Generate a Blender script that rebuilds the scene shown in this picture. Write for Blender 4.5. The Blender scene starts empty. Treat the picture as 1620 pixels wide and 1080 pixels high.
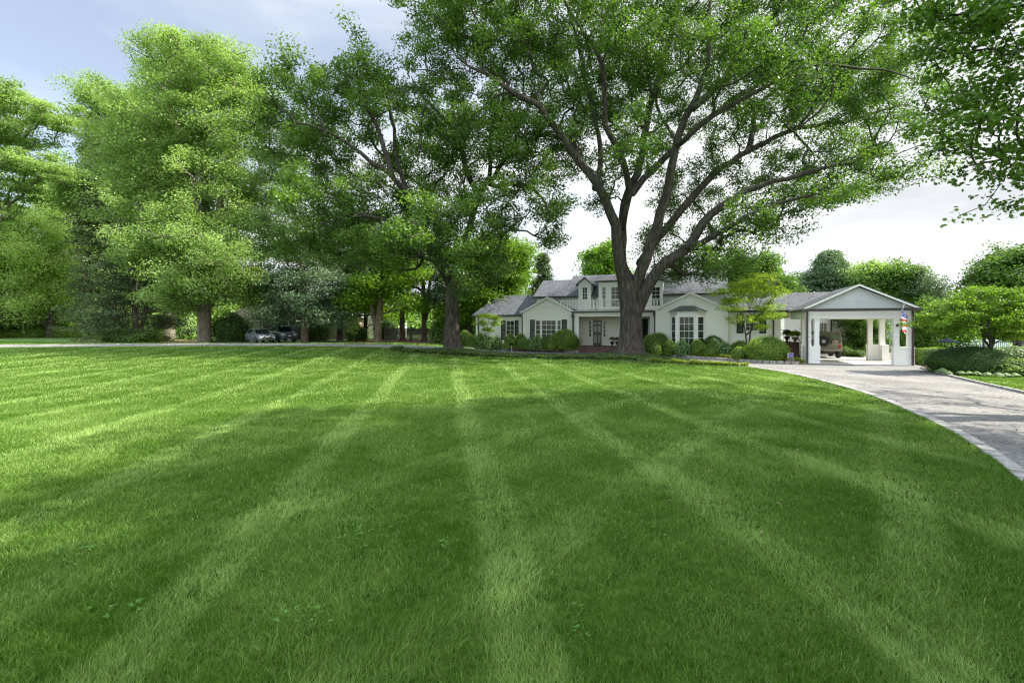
import bpy, bmesh, math, random
import numpy as np
from mathutils import Vector, Matrix, geometry
sc = bpy.context.scene
# ---------------------------------------------------------------- camera, world, sun, exposure
CH, F, CX, HY = 2.3, 760.0, 810.0, 516.0
cam_d = bpy.data.cameras.new('camera'); cam = bpy.data.objects.new('camera', cam_d)
sc.collection.objects.link(cam); sc.camera = cam
cam.location = (0, 0, CH); cam.rotation_euler = (math.radians(90), 0, 0)
cam_d.sensor_width = 36; cam_d.lens = 36 * F / 1620; cam_d.shift_y = -(540 - HY) / 1620
cam_d.clip_start = 0.1; cam_d.clip_end = 3000
SUN_EL, SUN_AZ = math.radians(42), math.radians(96)      # azimuth from +Y towards +X
w = bpy.data.worlds.new("World"); sc.world = w; w.use_nodes = True
nt = w.node_tree; nt.nodes.clear()
def N(t, **k):
    n = nt.nodes.new(t)
    for a, b in k.items(): setattr(n, a, b)
    return n
sky = N('ShaderNodeTexSky', sky_type='NISHITA', sun_disc=False, sun_elevation=SUN_EL, sun_rotation=SUN_AZ)
tc = N('ShaderNodeTexCoord'); mp = N('ShaderNodeMapping'); mp.inputs['Scale'].default_value = (1.0, 1.6, 4.0)
mp.inputs['Location'].default_value = (.35, .2, 0.1); mp.inputs['Rotation'].default_value = (0, 0.25, 0.4)
n1 = N('ShaderNodeTexNoise'); n1.inputs['Scale'].default_value = 1.25; n1.inputs['Detail'].default_value = 7; n1.inputs['Roughness'].default_value = .52
n1.inputs['Distortion'].default_value = .5
r1 = N('ShaderNodeValToRGB'); r1.color_ramp.elements[0].color = (.4, .4, .4, 1); r1.color_ramp.elements[0].position = .36; r1.color_ramp.elements[1].position = .62
sx = N('ShaderNodeSeparateXYZ')
# cloud cover thickens towards +X (right) and the horizon
ad = N('ShaderNodeMath', operation='MULTIPLY_ADD'); ad.inputs[1].default_value = .30; ad.inputs[2].default_value = .10
az_ = N('ShaderNodeMath', operation='MULTIPLY_ADD'); az_.inputs[1].default_value = -.22
sm = N('ShaderNodeMath', operation='ADD')
mixc = N('ShaderNodeMixRGB')
n2 = N('ShaderNodeTexNoise'); n2.inputs['Scale'].default_value = 2.6; n2.inputs['Detail'].default_value = 6
r2 = N('ShaderNodeValToRGB'); r2.color_ramp.elements[0].position = .38; r2.color_ramp.elements[0].color = (3.3, 3.42, 3.58, 1)
r2.color_ramp.elements[1].position = .6; r2.color_ramp.elements[1].color = (4.6, 4.7, 4.72, 1)
bg = N('ShaderNodeBackground'); bg.inputs['Strength'].default_value = 0.1
out = N('ShaderNodeOutputWorld')
L = nt.links.new
L(tc.outputs['Generated'], mp.inputs['Vector']); L(mp.outputs[0], n1.inputs['Vector']); L(mp.outputs[0], n2.inputs['Vector'])
L(tc.outputs['Generated'], sx.inputs[0]); L(sx.outputs['X'], ad.inputs[0]); L(sx.outputs['Z'], az_.inputs[0]); L(ad.outputs[0], az_.inputs[2])
L(n1.outputs['Fac'], sm.inputs[0]); L(az_.outputs[0], sm.inputs[1]); L(sm.outputs[0], r1.inputs[0])
L(n2.outputs['Fac'], r2.inputs[0])
L(r1.outputs[0], mixc.inputs['Fac']); L(sky.outputs[0], mixc.inputs[1]); L(r2.outputs[0], mixc.inputs[2])
# overcast brightness: the zenith and the side of the sky behind the camera are brighter than the horizon ahead
def ramp_(src, a, b, lo, hi):
    m = N('ShaderNodeMapRange', interpolation_type='SMOOTHSTEP'); m.inputs['From Min'].default_value = a; m.inputs['From Max'].default_value = b
    m.inputs['To Min'].default_value = lo; m.inputs['To Max'].default_value = hi; L(src, m.inputs['Value']); return m.outputs['Result']
gz_ = ramp_(sx.outputs['Z'], .5, .95, 1.0, 3.0); gy_ = ramp_(sx.outputs['Y'], -.6, .2, 1.9, 1.0)
gm_ = N('ShaderNodeMath', operation='MULTIPLY'); L(gz_, gm_.inputs[0]); L(gy_, gm_.inputs[1])
vm_ = N('ShaderNodeVectorMath', operation='SCALE'); L(mixc.outputs[0], vm_.inputs[0]); L(gm_.outputs[0], vm_.inputs['Scale'])
L(vm_.outputs[0], bg.inputs[0]); L(bg.outputs[0], out.inputs[0])
sun_d = bpy.data.lights.new('sun', 'SUN'); sun = bpy.data.objects.new('sun', sun_d); sc.collection.objects.link(sun)
sun_d.energy = 4.3; sun_d.angle = math.radians(0.6); sun_d.color = (1.0, .94, .82)
sdir = Vector((math.sin(SUN_AZ) * math.cos(SUN_EL), math.cos(SUN_AZ) * math.cos(SUN_EL), math.sin(SUN_EL)))
sun.rotation_euler = sdir.to_track_quat('Z', 'Y').to_euler(); sun.location = (60, 0, 60)
sc.view_settings.view_transform = 'Standard'; sc.view_settings.look = 'None'; sc.view_settings.gamma = 1
sc.view_settings.exposure = 1.33
cy = sc.cycles
cy.use_denoising = True; cy.denoising_prefilter = 'NONE'; cy.denoising_input_passes = 'RGB_ALBEDO_NORMAL'; cy.use_adaptive_sampling = False; cy.filter_width = 1.2; cy.max_bounces = 6; cy.diffuse_bounces = 4; cy.glossy_bounces = 2; cy.transmission_bounces = 4; cy.transparent_max_bounces = 4
cy.sample_clamp_indirect = 4; cy.caustics_reflective = False; cy.caustics_refractive = False
rng = np.random.default_rng(7); random.seed(7)
R = math.radians

# ---------------------------------------------------------------- terrain
def S(t): t = np.clip(t, 0, 1); return t * t * (3 - 2 * t)
T1, T2 = (8.3, 35.0), (-4.6, 36.6)
def gz0(x, y): return 0.6 * S((4 - x) / 18) * S((y - 14) / 28)
def gz(x, y):
    x = np.asarray(x, float); y = np.asarray(y, float)
    return gz0(x, y) + .38 * np.exp(-((x - T1[0])**2 + (y - T1[1])**2) / 6.5) + .36 * np.exp(-((x - T2[0])**2 + (y - T2[1])**2) / 6)
def G(px, py):                       # ground point seen at a pixel of the photograph
    k = (px - CX) / F; D = 3.0
    while D < 300:
        if CH - (py - HY) / F * D <= gz0(k * D, D): break
        D += .03
    return (k * D, D)
def gp(x, y): return (x, y, float(gz(x, y)))
def at(px, D): return ((px - CX) / F * D, D)
def P3(px, py, D): return ((px - CX) / F * D, D, CH + (HY - py) / F * D)

# ---------------------------------------------------------------- object helpers
def link(o): sc.collection.objects.link(o); return o
def props(o, label=None, cat=None, group=None, kind=None):
    if label: o['label'] = label
    if cat: o['category'] = cat
    if group: o['group'] = group
    if kind: o['kind'] = kind
    return o
def thing(name, label, cat, loc=(0, 0, 0), rz=0, group=None, scale=None):
    o = bpy.data.objects.new(name, None); link(o); o.empty_display_size = .2
    o.location = loc; o.rotation_euler = (0, 0, rz)
    if scale is not None: o.scale = scale if hasattr(scale, '__len__') else (scale,) * 3
    return props(o, label, cat, group)
def put(name, mesh, parent=None, label=None):
    o = bpy.data.objects.new(name, mesh); link(o); o.parent = parent
    if label: o['label'] = label
    return o
def copy_tree(o, loc, rz=0, scale=None, label=None, group=None, parent=None):
    c = o.copy(); link(c); c.parent = parent
    if parent is None:
        c.location = loc; c.rotation_euler = (0, 0, rz)
        if scale is not None: c.scale = scale if hasattr(scale, '__len__') else (scale,) * 3
        if label: c['label'] = label
        if group: c['group'] = group
    for ch in list(o.children): copy_tree(ch, None, parent=c)
    return c
class MB:
    def __init__(s): s.v = []; s.f = []
    def add(s, vs, fs):
        b = len(s.v); s.v += [tuple(p) for p in vs]; s.f += [tuple(b + i for i in f) for f in fs]; return s
    def box(s, x0, x1, y0, y1, z0, z1):
        if x0 > x1: x0, x1 = x1, x0
        if y0 > y1: y0, y1 = y1, y0
        if z0 > z1: z0, z1 = z1, z0
        return s.add([(x0,y0,z0),(x1,y0,z0),(x1,y1,z0),(x0,y1,z0),(x0,y0,z1),(x1,y0,z1),(x1,y1,z1),(x0,y1,z1)],
              [(0,3,2,1),(4,5,6,7),(0,1,5,4),(1,2,6,5),(2,3,7,6),(3,0,4,7)])
    def prism(s, pts, axis, a, b):   # pts: 2D outline; axis 'y': pts are (x,z); 'x': (y,z); 'z': (x,y)
        m = {'y': lambda p, t: (p[0], t, p[1]), 'x': lambda p, t: (t, p[0], p[1]), 'z': lambda p, t: (p[0], p[1], t)}[axis]
        n = len(pts)
        return s.add([m(p, a) for p in pts] + [m(p, b) for p in pts],
              [tuple(range(n)), tuple(range(2*n-1, n-1, -1))] + [(i, i+n, (i+1) % n + n, (i+1) % n) for i in range(n)])
    def tube(s, pts, rad, n=8, caps=True):
        pts = [Vector(p) for p in pts]
        rad = rad if hasattr(rad, '__len__') else [rad] * len(pts)
        vs = []; fs = []
        for i, p in enumerate(pts):
            t = (pts[min(i+1, len(pts)-1)] - pts[max(i-1, 0)]).normalized()
            ref = Vector((0, 0, 1)) if abs(t.z) < .9 else Vector((1, 0, 0))
            a = t.cross(ref).normalized(); b = t.cross(a)
            for k in range(n):
                q = 2 * math.pi * k / n; vs.append(p + rad[i] * (math.cos(q) * a + math.sin(q) * b))
        for i in range(len(pts) - 1):
            for k in range(n): fs.append((i*n+k, i*n+(k+1) % n, (i+1)*n+(k+1) % n, (i+1)*n+k))
        if caps: fs.append(tuple(range(n-1, -1, -1))); fs.append(tuple((len(pts)-1)*n + k for k in range(n)))
        return s.add(vs, fs)
    def lathe(s, prof, c=(0, 0, 0), n=16):
        vs = []; fs = []
        for r_, z in prof:
            for k in range(n): q = 2*math.pi*k/n; vs.append((c[0]+r_*math.cos(q), c[1]+r_*math.sin(q), c[2]+z))
        for i in range(len(prof)-1):
            for k in range(n): fs.append((i*n+k, i*n+(k+1) % n, (i+1)*n+(k+1) % n, (i+1)*n+k))
        fs.append(tuple(range(n-1, -1, -1))); fs.append(tuple((len(prof)-1)*n+k for k in range(n)))
        return s.add(vs, fs)
    def mesh(s, name, mat, smooth=False, bevel=0):
        me = bpy.data.meshes.new(name); me.from_pydata(s.v, [], s.f)
        bm = bmesh.new(); bm.from_mesh(me); bmesh.ops.recalc_face_normals(bm, faces=bm.faces)
        if bevel: bmesh.ops.bevel(bm, geom=list(bm.edges), offset=bevel, segments=1, affect='EDGES', clamp_overlap=True)
        bm.to_mesh(me); bm.free()
        if smooth: me.polygons.foreach_set('use_smooth', [True] * len(me.polygons))
        me.materials.append(mat); return me
    def build(s, name, mat, parent=None, label=None, smooth=False, bevel=0):
        return put(name, s.mesh(name, mat, smooth, bevel), parent, label)

# ---------------------------------------------------------------- materials
def mat(name, col, rough=.8, col2=None, nscale=5, bump=0, bscale=None, metal=0, spec=.5, detail=4, stretch=None, coord='Object', contrast=(.35, .65)):
    m = bpy.data.materials.new(name); m.use_nodes = True; t = m.node_tree; b = t.nodes['Principled BSDF']
    b.inputs['Roughness'].default_value = rough; b.inputs['Metallic'].default_value = metal; b.inputs['Specular IOR Level'].default_value = spec
    b.inputs['Base Color'].default_value = (*col, 1)
    c = t.nodes.new('ShaderNodeTexCoord'); mp = t.nodes.new('ShaderNodeMapping'); t.links.new(c.outputs[coord], mp.inputs[0])
    if stretch: mp.inputs['Scale'].default_value = stretch
    if col2:
        n = t.nodes.new('ShaderNodeTexNoise'); n.inputs['Scale'].default_value = nscale; n.inputs['Detail'].default_value = detail
        r = t.nodes.new('ShaderNodeValToRGB'); e = r.color_ramp.elements
        e[0].position, e[1].position = contrast; e[0].color = (*col, 1); e[1].color = (*col2, 1)
        t.links.new(mp.outputs[0], n.inputs[0]); t.links.new(n.outputs['Fac'], r.inputs[0]); t.links.new(r.outputs[0], b.inputs['Base Color'])
    if bump:
        n = t.nodes.new('ShaderNodeTexNoise'); n.inputs['Scale'].default_value = bscale or nscale * 3; n.inputs['Detail'].default_value = 5
        bp = t.nodes.new('ShaderNodeBump'); bp.inputs['Strength'].default_value = bump; bp.inputs['Distance'].default_value = .03
        t.links.new(mp.outputs[0], n.inputs[0]); t.links.new(n.outputs['Fac'], bp.inputs['Height']); t.links.new(bp.outputs[0], b.inputs['Normal'])
    return m
def leafmat(name, dark, light, trans=.4, rough=.45, nsc=.38, tgain=(1.5, 1.55, .7)):
    m = bpy.data.materials.new(name); m.use_nodes = True; t = m.node_tree; t.nodes.clear(); l = t.links.new
    a = t.nodes.new('ShaderNodeAttribute'); a.attribute_name = 'tint'
    g = t.nodes.new('ShaderNodeNewGeometry'); n = t.nodes.new('ShaderNodeTexNoise'); n.inputs['Scale'].default_value = nsc
    l(g.outputs['Position'], n.inputs[0])
    s = t.nodes.new('ShaderNodeMath'); s.operation = 'MULTIPLY_ADD'; s.inputs[1].default_value = 1.3; s.inputs[2].default_value = -.66
    l(n.outputs['Fac'], s.inputs[0]); q = t.nodes.new('ShaderNodeMath'); q.operation = 'ADD'; q.use_clamp = True
    l(s.outputs[0], q.inputs[0]); l(a.outputs['Fac'], q.inputs[1])
    r = t.nodes.new('ShaderNodeMixRGB'); r.inputs[1].default_value = (*dark, 1); r.inputs[2].default_value = (*light, 1); l(q.outputs[0], r.inputs[0])
    p = t.nodes.new('ShaderNodeBsdfPrincipled'); p.inputs['Roughness'].default_value = rough; p.inputs['Specular IOR Level'].default_value = .35
    l(r.outputs[0], p.inputs['Base Color'])
    mu = t.nodes.new('ShaderNodeMixRGB'); mu.blend_type = 'MULTIPLY'; mu.inputs[0].default_value = 1; mu.inputs[2].default_value = (*tgain, 1); l(r.outputs[0], mu.inputs[1])
    tr = t.nodes.new('ShaderNodeBsdfTranslucent'); l(mu.outputs[0], tr.inputs[0])
    mx = t.nodes.new('ShaderNodeMixShader'); mx.inputs[0].default_value = trans; l(p.outputs[0], mx.inputs[1]); l(tr.outputs[0], mx.inputs[2])
    o = t.nodes.new('ShaderNodeOutputMaterial'); l(mx.outputs[0], o.inputs[0]); return m
def linesmat(name, col, period, depth=.012, rough=.6, axis='Z', brick=False, col2=None):
    m = mat(name, col, rough, col2 or tuple(c*.93 for c in col), 1.5); t = m.node_tree; b = t.nodes['Principled BSDF']; l = t.links.new
    c = t.nodes.new('ShaderNodeTexCoord')
    bp = t.nodes.new('ShaderNodeBump'); bp.inputs['Strength'].default_value = .9; bp.inputs['Distance'].default_value = depth
    if brick:
        cb = t.nodes.new('ShaderNodeSeparateXYZ'); l(c.outputs['Object'], cb.inputs[0])
        ad = t.nodes.new('ShaderNodeMath'); ad.operation = 'ADD'; l(cb.outputs['X'], ad.inputs[0]); l(cb.outputs['Y'], ad.inputs[1])
        cc = t.nodes.new('ShaderNodeCombineXYZ'); l(ad.outputs[0], cc.inputs[0]); l(cb.outputs['Z'], cc.inputs[1])
        k = t.nodes.new('ShaderNodeTexBrick'); l(cc.outputs[0], k.inputs[0]); k.inputs['Scale'].default_value = 1
        k.inputs['Brick Width'].default_value = period * 3; k.inputs['Row Height'].default_value = period; k.inputs['Mortar Size'].default_value = .008
        inv = t.nodes.new('ShaderNodeMath'); inv.operation = 'SUBTRACT'; inv.inputs[0].default_value = 1; l(k.outputs['Fac'], inv.inputs[1]); l(inv.outputs[0], bp.inputs['Height'])
    else:
        sp = t.nodes.new('ShaderNodeSeparateXYZ'); l(c.outputs['Object'], sp.inputs[0])
        d = t.nodes.new('ShaderNodeMath'); d.operation = 'DIVIDE'; d.inputs[1].default_value = period; l(sp.outputs[axis], d.inputs[0])
        fr = t.nodes.new('ShaderNodeMath'); fr.operation = 'FRACT'; l(d.outputs[0], fr.inputs[0])
        inv = t.nodes.new('ShaderNodeMath'); inv.operation = 'SUBTRACT'; inv.inputs[0].default_value = 1; l(fr.outputs[0], inv.inputs[1]); l(inv.outputs[0], bp.inputs['Height'])
    l(bp.outputs[0], b.inputs['Normal']); return m
M = {}
M['brickpaint'] = linesmat('white_painted_brick', (.82, .81, .75), .075, .0018, .6, brick=True, col2=(.80, .79, .735))
M['siding'] = linesmat('white_lap_siding', (.82, .82, .79), .18, .008)
M['gablegrey'] = linesmat('grey_gable_siding', (.50, .51, .50), .14, .012)
M['trim'] = mat('white_trim', (.80, .79, .75), .5, (.74, .73, .68), 3)
M['porchwall'] = mat('porch_panel_paint', (.78, .74, .66), .6, (.72, .68, .6), 1)
M['shingle'] = mat('grey_roof_shingle', (.045, .05, .06), .9, (.135, .145, .162), 5, .8, 20, detail=9, contrast=(.36, .62), stretch=(1, 1.4, 2.2))
M['gutter'] = mat('dark_bronze_gutter', (.045, .035, .032), .5, (.06, .045, .04), 4)
M['shutter'] = linesmat('black_green_shutter', (.008, .016, .013), .06, .01, .85)
M['shutter'].node_tree.nodes['Principled BSDF'].inputs['Specular IOR Level'].default_value = .15
M['glass'] = mat('window_glass', (.012, .016, .014), .05, (.04, .05, .045), 1.2, spec=.35)
M['curtain'] = mat('sidelight_glass', (.35, .33, .28), .1, (.2, .2, .18), 3)
M['door'] = mat('black_door_paint', (.012, .013, .013), .3)
M['brick'] = linesmat('red_brown_brick', (.14, .075, .056), .075, .004, .8, brick=True, col2=(.09, .052, .04))
M['stone'] = mat('stacked_stone', (.42, .38, .32), .9, (.22, .2, .17), 6, .8, 12)
M['copper'] = mat('aged_copper', (.10, .13, .12), .45, (.22, .25, .23), 4, metal=.3)
M['iron'] = mat('black_iron', (.015, .015, .016), .45)
M['bark'] = mat('oak_bark', (.026, .021, .016), .95, (.088, .074, .058), 2.6, 1.0, 5, stretch=(3.2, 3.2, .55), contrast=(.38, .66))
M['barkl'] = mat('light_bark', (.10, .08, .06), .95, (.24, .2, .155), 3, .9, 6, stretch=(3, 3, .6))
M['barkr'] = mat('pine_bark', (.045, .032, .025), .95, (.16, .115, .085), 3, .9, 6, stretch=(2, 2, 1))
M['oak'] = leafmat('oak_leaves', (.036, .086, .012), (.12, .225, .034), .42)
M['oak2'] = leafmat('shade_tree_leaves', (.045, .10, .017), (.15, .26, .04), .36)
M['tulip'] = leafmat('pale_green_leaves', (.13, .22, .055), (.31, .435, .14), .42)
M['pale'] = leafmat('sun_painted_pale_leaves', (.24, .35, .09), (.48, .60, .22), .42)  # leaf colour lightened to stand in for sunlight on the far-left tree
M['lime'] = leafmat('lime_leaves', (.17, .28, .03), (.38, .5, .07), .45)
M['mapleleaf'] = leafmat('maple_leaves', (.05, .11, .015), (.15, .28, .03), .35)
M['acer'] = leafmat('bright_maple_leaves', (.07, .155, .012), (.2, .33, .03), .45)
M['pine'] = leafmat('pine_needles', (.06, .115, .055), (.19, .27, .14), .2)
M['spruce'] = leafmat('dark_conifer_needles', (.040, .072, .022), (.11, .165, .055), .15)
M['box'] = leafmat('boxwood_leaves', (.08, .18, .016), (.31, .46, .04), .3, nsc=1.5)
M['boxd'] = leafmat('dark_shrub_leaves', (.03, .085, .014), (.08, .18, .025), .25, nsc=1.0)
M['hydr'] = leafmat('hydrangea_leaves', (.09, .2, .05), (.26, .40, .15), .35, nsc=2)
M['liri'] = leafmat('yellow_green_liriope', (.12, .19, .02), (.36, .42, .06), .35, nsc=1.5)
M['lirid'] = leafmat('green_liriope', (.05, .11, .015), (.17, .25, .04), .35, nsc=1.5)
M['ivy'] = leafmat('ivy_leaves', (.03, .08, .015), (.10, .18, .04), .25, nsc=1)
M['grass'] = leafmat('lawn_grass_blades', (.070, .165, .013), (.31, .43, .125), .35, .5, nsc=.6, tgain=(1.4, 1.5, .7))
[n for n in M['grass'].node_tree.nodes if n.type == 'BSDF_PRINCIPLED'][0].inputs['Specular IOR Level'].default_value = .15
M['clover'] = leafmat('clover_leaves', (.05, .13, .015), (.10, .24, .03), .35, nsc=3)
M['core'] = mat('inner_twigs', (.015, .035, .008), .95, (.03, .06, .015), 12, 1, 14)
M['turf'] = mat('shade_darkened_lawn_soil', (.028, .06, .010), .95, (.07, .12, .02), 3, .6, 30, detail=8)  # soil and thatch, colour darkened to paint the shade between blades
M['turf'].node_tree.nodes['Principled BSDF'].inputs['Specular IOR Level'].default_value = 0
M['ground'] = mat('rough_grass_ground', (.07, .15, .025), .95, (.15, .25, .05), .35, .6, 8, detail=8)
M['mulch'] = mat('brown_mulch', (.10, .05, .03), .98, (.22, .12, .07), 3, .8, 14, detail=8)
M['pineneedle'] = mat('orange_pine_straw', (.26, .14, .07), .98, (.42, .26, .15), 2, .8, 10, detail=8)
M['gravel'] = mat('pea_gravel_drive', (.135, .13, .122), .95, (.33, .318, .30), 13, 1.0, 24, detail=12, contrast=(.3, .7))
M['paver'] = mat('granite_paver', (.30, .285, .26), .85, (.48, .455, .42), 5, .6, 18)
M['asphalt'] = mat('old_asphalt', (.10, .095, .09), .95, (.17, .16, .15), 3, .5, 20)

def patchy(m, scale, lo, hi, stretch=(1, 1, 1)):
    t = m.node_tree; b = t.nodes['Principled BSDF']; src = b.inputs['Base Color'].links[0].from_socket
    c = t.nodes.new('ShaderNodeTexCoord'); mp = t.nodes.new('ShaderNodeMapping'); mp.inputs['Scale'].default_value = stretch
    n = t.nodes.new('ShaderNodeTexNoise'); n.inputs['Scale'].default_value = scale; n.inputs['Detail'].default_value = 6
    k = t.nodes.new('ShaderNodeMapRange'); k.inputs['From Min'].default_value = .35; k.inputs['From Max'].default_value = .65; k.inputs['To Min'].default_value = lo; k.inputs['To Max'].default_value = hi
    v = t.nodes.new('ShaderNodeVectorMath'); v.operation = 'SCALE'
    t.links.new(c.outputs['Object'], mp.inputs[0]); t.links.new(mp.outputs[0], n.inputs[0]); t.links.new(n.outputs['Fac'], k.inputs[0])
    t.links.new(src, v.inputs[0]); t.links.new(k.outputs[0], v.inputs['Scale']); t.links.new(v.outputs[0], b.inputs['Base Color'])
patchy(M['gravel'], .55, .72, 1.12, (1, .6, 1)); patchy(M['shingle'], .35, .85, 1.12)
# ---------------------------------------------------------------- leaf / branch meshes
def np_mesh(name, verts, loops, nper, matl, tint=None, smooth=False):
    me = bpy.data.meshes.new(name); nf = len(loops) // nper
    me.vertices.add(len(verts)); me.vertices.foreach_set('co', verts.astype(np.float32).ravel())
    me.loops.add(len(loops)); me.loops.foreach_set('vertex_index', loops.astype(np.int32))
    me.polygons.add(nf); me.polygons.foreach_set('loop_start', np.arange(0, nf * nper, nper, dtype=np.int32))
    if smooth: me.polygons.foreach_set('use_smooth', np.ones(nf, bool))
    if tint is not None:
        a = me.attributes.new('tint', 'FLOAT', 'FACE'); a.data.foreach_set('value', tint.astype(np.float32))
    me.materials.append(matl); me.update(calc_edges=True); return me
def unit(v): return v / np.maximum(np.linalg.norm(v, axis=-1, keepdims=True), 1e-9)
MAPLE = np.array([(0,-.5),(.1,-.28),(.42,-.34),(.33,-.12),(.56,.08),(.26,.12),(.22,.3),(.08,.24),(0,.56),(-.08,.24),(-.22,.3),(-.26,.12),(-.56,.08),(-.33,-.12),(-.42,-.34),(-.1,-.28)])
def leaves(name, c, nrm, size, matl, tint, aspect=.6, shape='quad', rg=rng, tdir=None):
    n = len(c); nrm = unit(nrm); t = rg.normal(size=(n, 3)) if tdir is None else tdir
    t = unit(t - (t * nrm).sum(1, keepdims=True) * nrm); b = np.cross(nrm, t)
    s = size[:, None] if hasattr(size, '__len__') else np.full((n, 1), size) * rg.uniform(.7, 1.3, (n, 1))
    if shape == 'quad': sh = np.array([(0, -.5), (.5 * aspect, .05), (0, .5), (-.5 * aspect, .05)])
    else: sh = MAPLE
    v = c[:, None, :] + s[:, None, :] * (sh[None, :, 0:1] * b[:, None, :] + sh[None, :, 1:2] * t[:, None, :])
    k = len(sh)
    if shape != 'quad': v += nrm[:, None, :] * (-.25 * s[:, None, :] * (sh[None, :, 0:1]**2))
    return np_mesh(name, v.reshape(-1, 3), np.arange(n * k), k, matl, tint)
def grow(limbs, clumps, step=.8, tip=.02, expo=2.2, seed=1, sag=.0, wpath=.22):
    """limbs: [(points, radii)], first is the trunk; later limbs attach to the nearest node. Returns chains."""
    rg = np.random.default_rng(seed)
    pos = []; par = []; minr = []; plen = []; chains = []
    def addn(p, pa, r):
        pos.append(np.array(p, float)); par.append(pa); minr.append(r)
        plen.append(0 if pa < 0 else plen[pa] + float(np.linalg.norm(pos[-1] - pos[pa]))); return len(pos) - 1
    for li, (pts, rad) in enumerate(limbs):
        pts = [np.array(p, float) for p in pts]
        if li == 0: pa = -1; ch = []
        else:
            d = np.linalg.norm(np.array(pos) - pts[0], axis=1); pa = int(d.argmin()); ch = [pa]
            pts = [pos[pa]] + pts if d[pa] > .3 else pts; rad = ([rad[0]] + list(rad)) if d[pa] > .3 else rad
        # catmull-rom
        dense = []; dr = []
        for i in range(len(pts) - 1):
            p0, p1, p2, p3 = pts[max(i-1, 0)], pts[i], pts[i+1], pts[min(i+2, len(pts)-1)]
            m = max(1, int(np.linalg.norm(p2 - p1) / step))
            for q in range(m):
                t = q / m
                dense.append(.5*((2*p1)+(-p0+p2)*t+(2*p0-5*p1+4*p2-p3)*t*t+(-p0+3*p1-3*p2+p3)*t**3)); dr.append(rad[i]*(1-t)+rad[i+1]*t)
        dense.append(pts[-1]); dr.append(rad[-1])
        for q, (p, r) in enumerate(zip(dense, dr)):
            if li > 0 and q == 0: continue
            pa = addn(p + (rg.normal(size=3) * .06 * (li > 0)), pa, r); ch.append(pa)
        chains.append(ch)
    base = np.array(limbs[0][0][0])
    order = np.argsort(np.linalg.norm(clumps - base, axis=1))
    for ci in order:
        c = clumps[ci]; A = np.array(pos); d = np.linalg.norm(A - c, axis=1)
        cost = d + wpath * np.array(plen) + .9 * np.maximum(0, A[:, 2] - c[2] - .2 * d)
        j = int(cost.argmin()); p0 = pos[j]; dd = d[j]
        if dd < .25: continue
        pd = pos[j] - pos[par[j]] if par[j] >= 0 else np.array([0, 0, 1.])
        pd = pd / (np.linalg.norm(pd) + 1e-9)
        p1 = p0 + pd * dd * .3 + (c - p0) * .25 + np.array([0, 0, sag * dd]); m = max(2, int(dd / step) + 1)
        ch = [j]; pa = j; jit = rg.normal(size=(m, 3)) * .05 * min(dd, 2.5)
        for q in range(1, m + 1):
            t = q / m; p = (1-t)**2 * p0 + 2*t*(1-t) * p1 + t*t*c + (jit[q-1] if q < m else 0)
            pa = addn(p, pa, 0); ch.append(pa)
        chains.append(ch)
    n = len(pos); acc = np.zeros(n); haschild = np.zeros(n, bool)
    for i in range(n - 1, -1, -1):
        if not haschild[i]: acc[i] = max(acc[i], tip**expo)
        if par[i] >= 0: acc[par[i]] += acc[i]; haschild[par[i]] = True
    r = np.maximum(acc**(1/expo), np.array(minr))
    return np.array(pos), r, chains
def tubes(name, pos, r, chains, matl, nmain=10, nsub=5, thin=.0, cut=.0):
    V = []; Fq = []; off = 0
    for ci, ch in enumerate(chains):
        if len(ch) < 2: continue
        P_ = pos[ch]; rr = r[ch].copy()
        if ci > 0: rr[0] = min(rr[0], rr[1] * 1.25)
        if rr[1] < cut: continue
        n = nmain if rr[1] > .12 else nsub
        t = np.gradient(P_, axis=0); t = unit(t)
        ref = np.array([0, 0, 1.]) if abs(t[:, 2]).mean() < .8 else np.array([1., 0, 0])
        a = unit(np.cross(t, ref)); b = np.cross(t, a)
        q = np.arange(n) * 2 * np.pi / n
        ring = P_[:, None, :] + rr[:, None, None] * (np.cos(q)[None, :, None] * a[:, None, :] + np.sin(q)[None, :, None] * b[:, None, :])
        if ci == 0:  # gnarled, fluted trunk
            fl = 1 + .07 * np.sin(q * 3 + 1) + .05 * np.sin(q * 7 + 2.2)
            ring = P_[:, None, :] + (ring - P_[:, None, :]) * fl[None, :, None]
        V.append(ring.reshape(-1, 3)); m = len(ch)
        i = np.arange(m - 1)[:, None] * n; k = np.arange(n)[None, :]; k2 = (k + 1) % n
        Fq.append(np.stack([i + k, i + k2, i + n + k2, i + n + k], -1).reshape(-1, 4) + off); off += m * n
    return np_mesh(name, np.concatenate(V), np.concatenate(Fq).ravel(), 4, matl, smooth=True)
def blob_clumps(blobs, n, rg, shell=.35):
    """blobs: (cx,cy,cz,rx,ry,rz); number of clumps by surface area"""
    B = np.array(blobs, float); wgt = (B[:, 3] * B[:, 5] + B[:, 3] * B[:, 4]); wgt /= wgt.sum()
    idx = rg.choice(len(B), n, p=wgt); d = unit(rg.normal(size=(n, 3)))
    rad = rg.uniform(shell**3, 1, n)**(1/3)
    lump = 1 + .24 * np.sin(d[:, 0] * 5 + idx * 1.7) * np.sin(d[:, 1] * 4 + idx * 2.3) + .16 * np.sin(d[:, 2] * 7 + idx * 3.1) + .3 * (rg.uniform(size=n) < .07)
    return B[idx, :3] + d * (rad * lump)[:, None] * B[idx, 3:]
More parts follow.
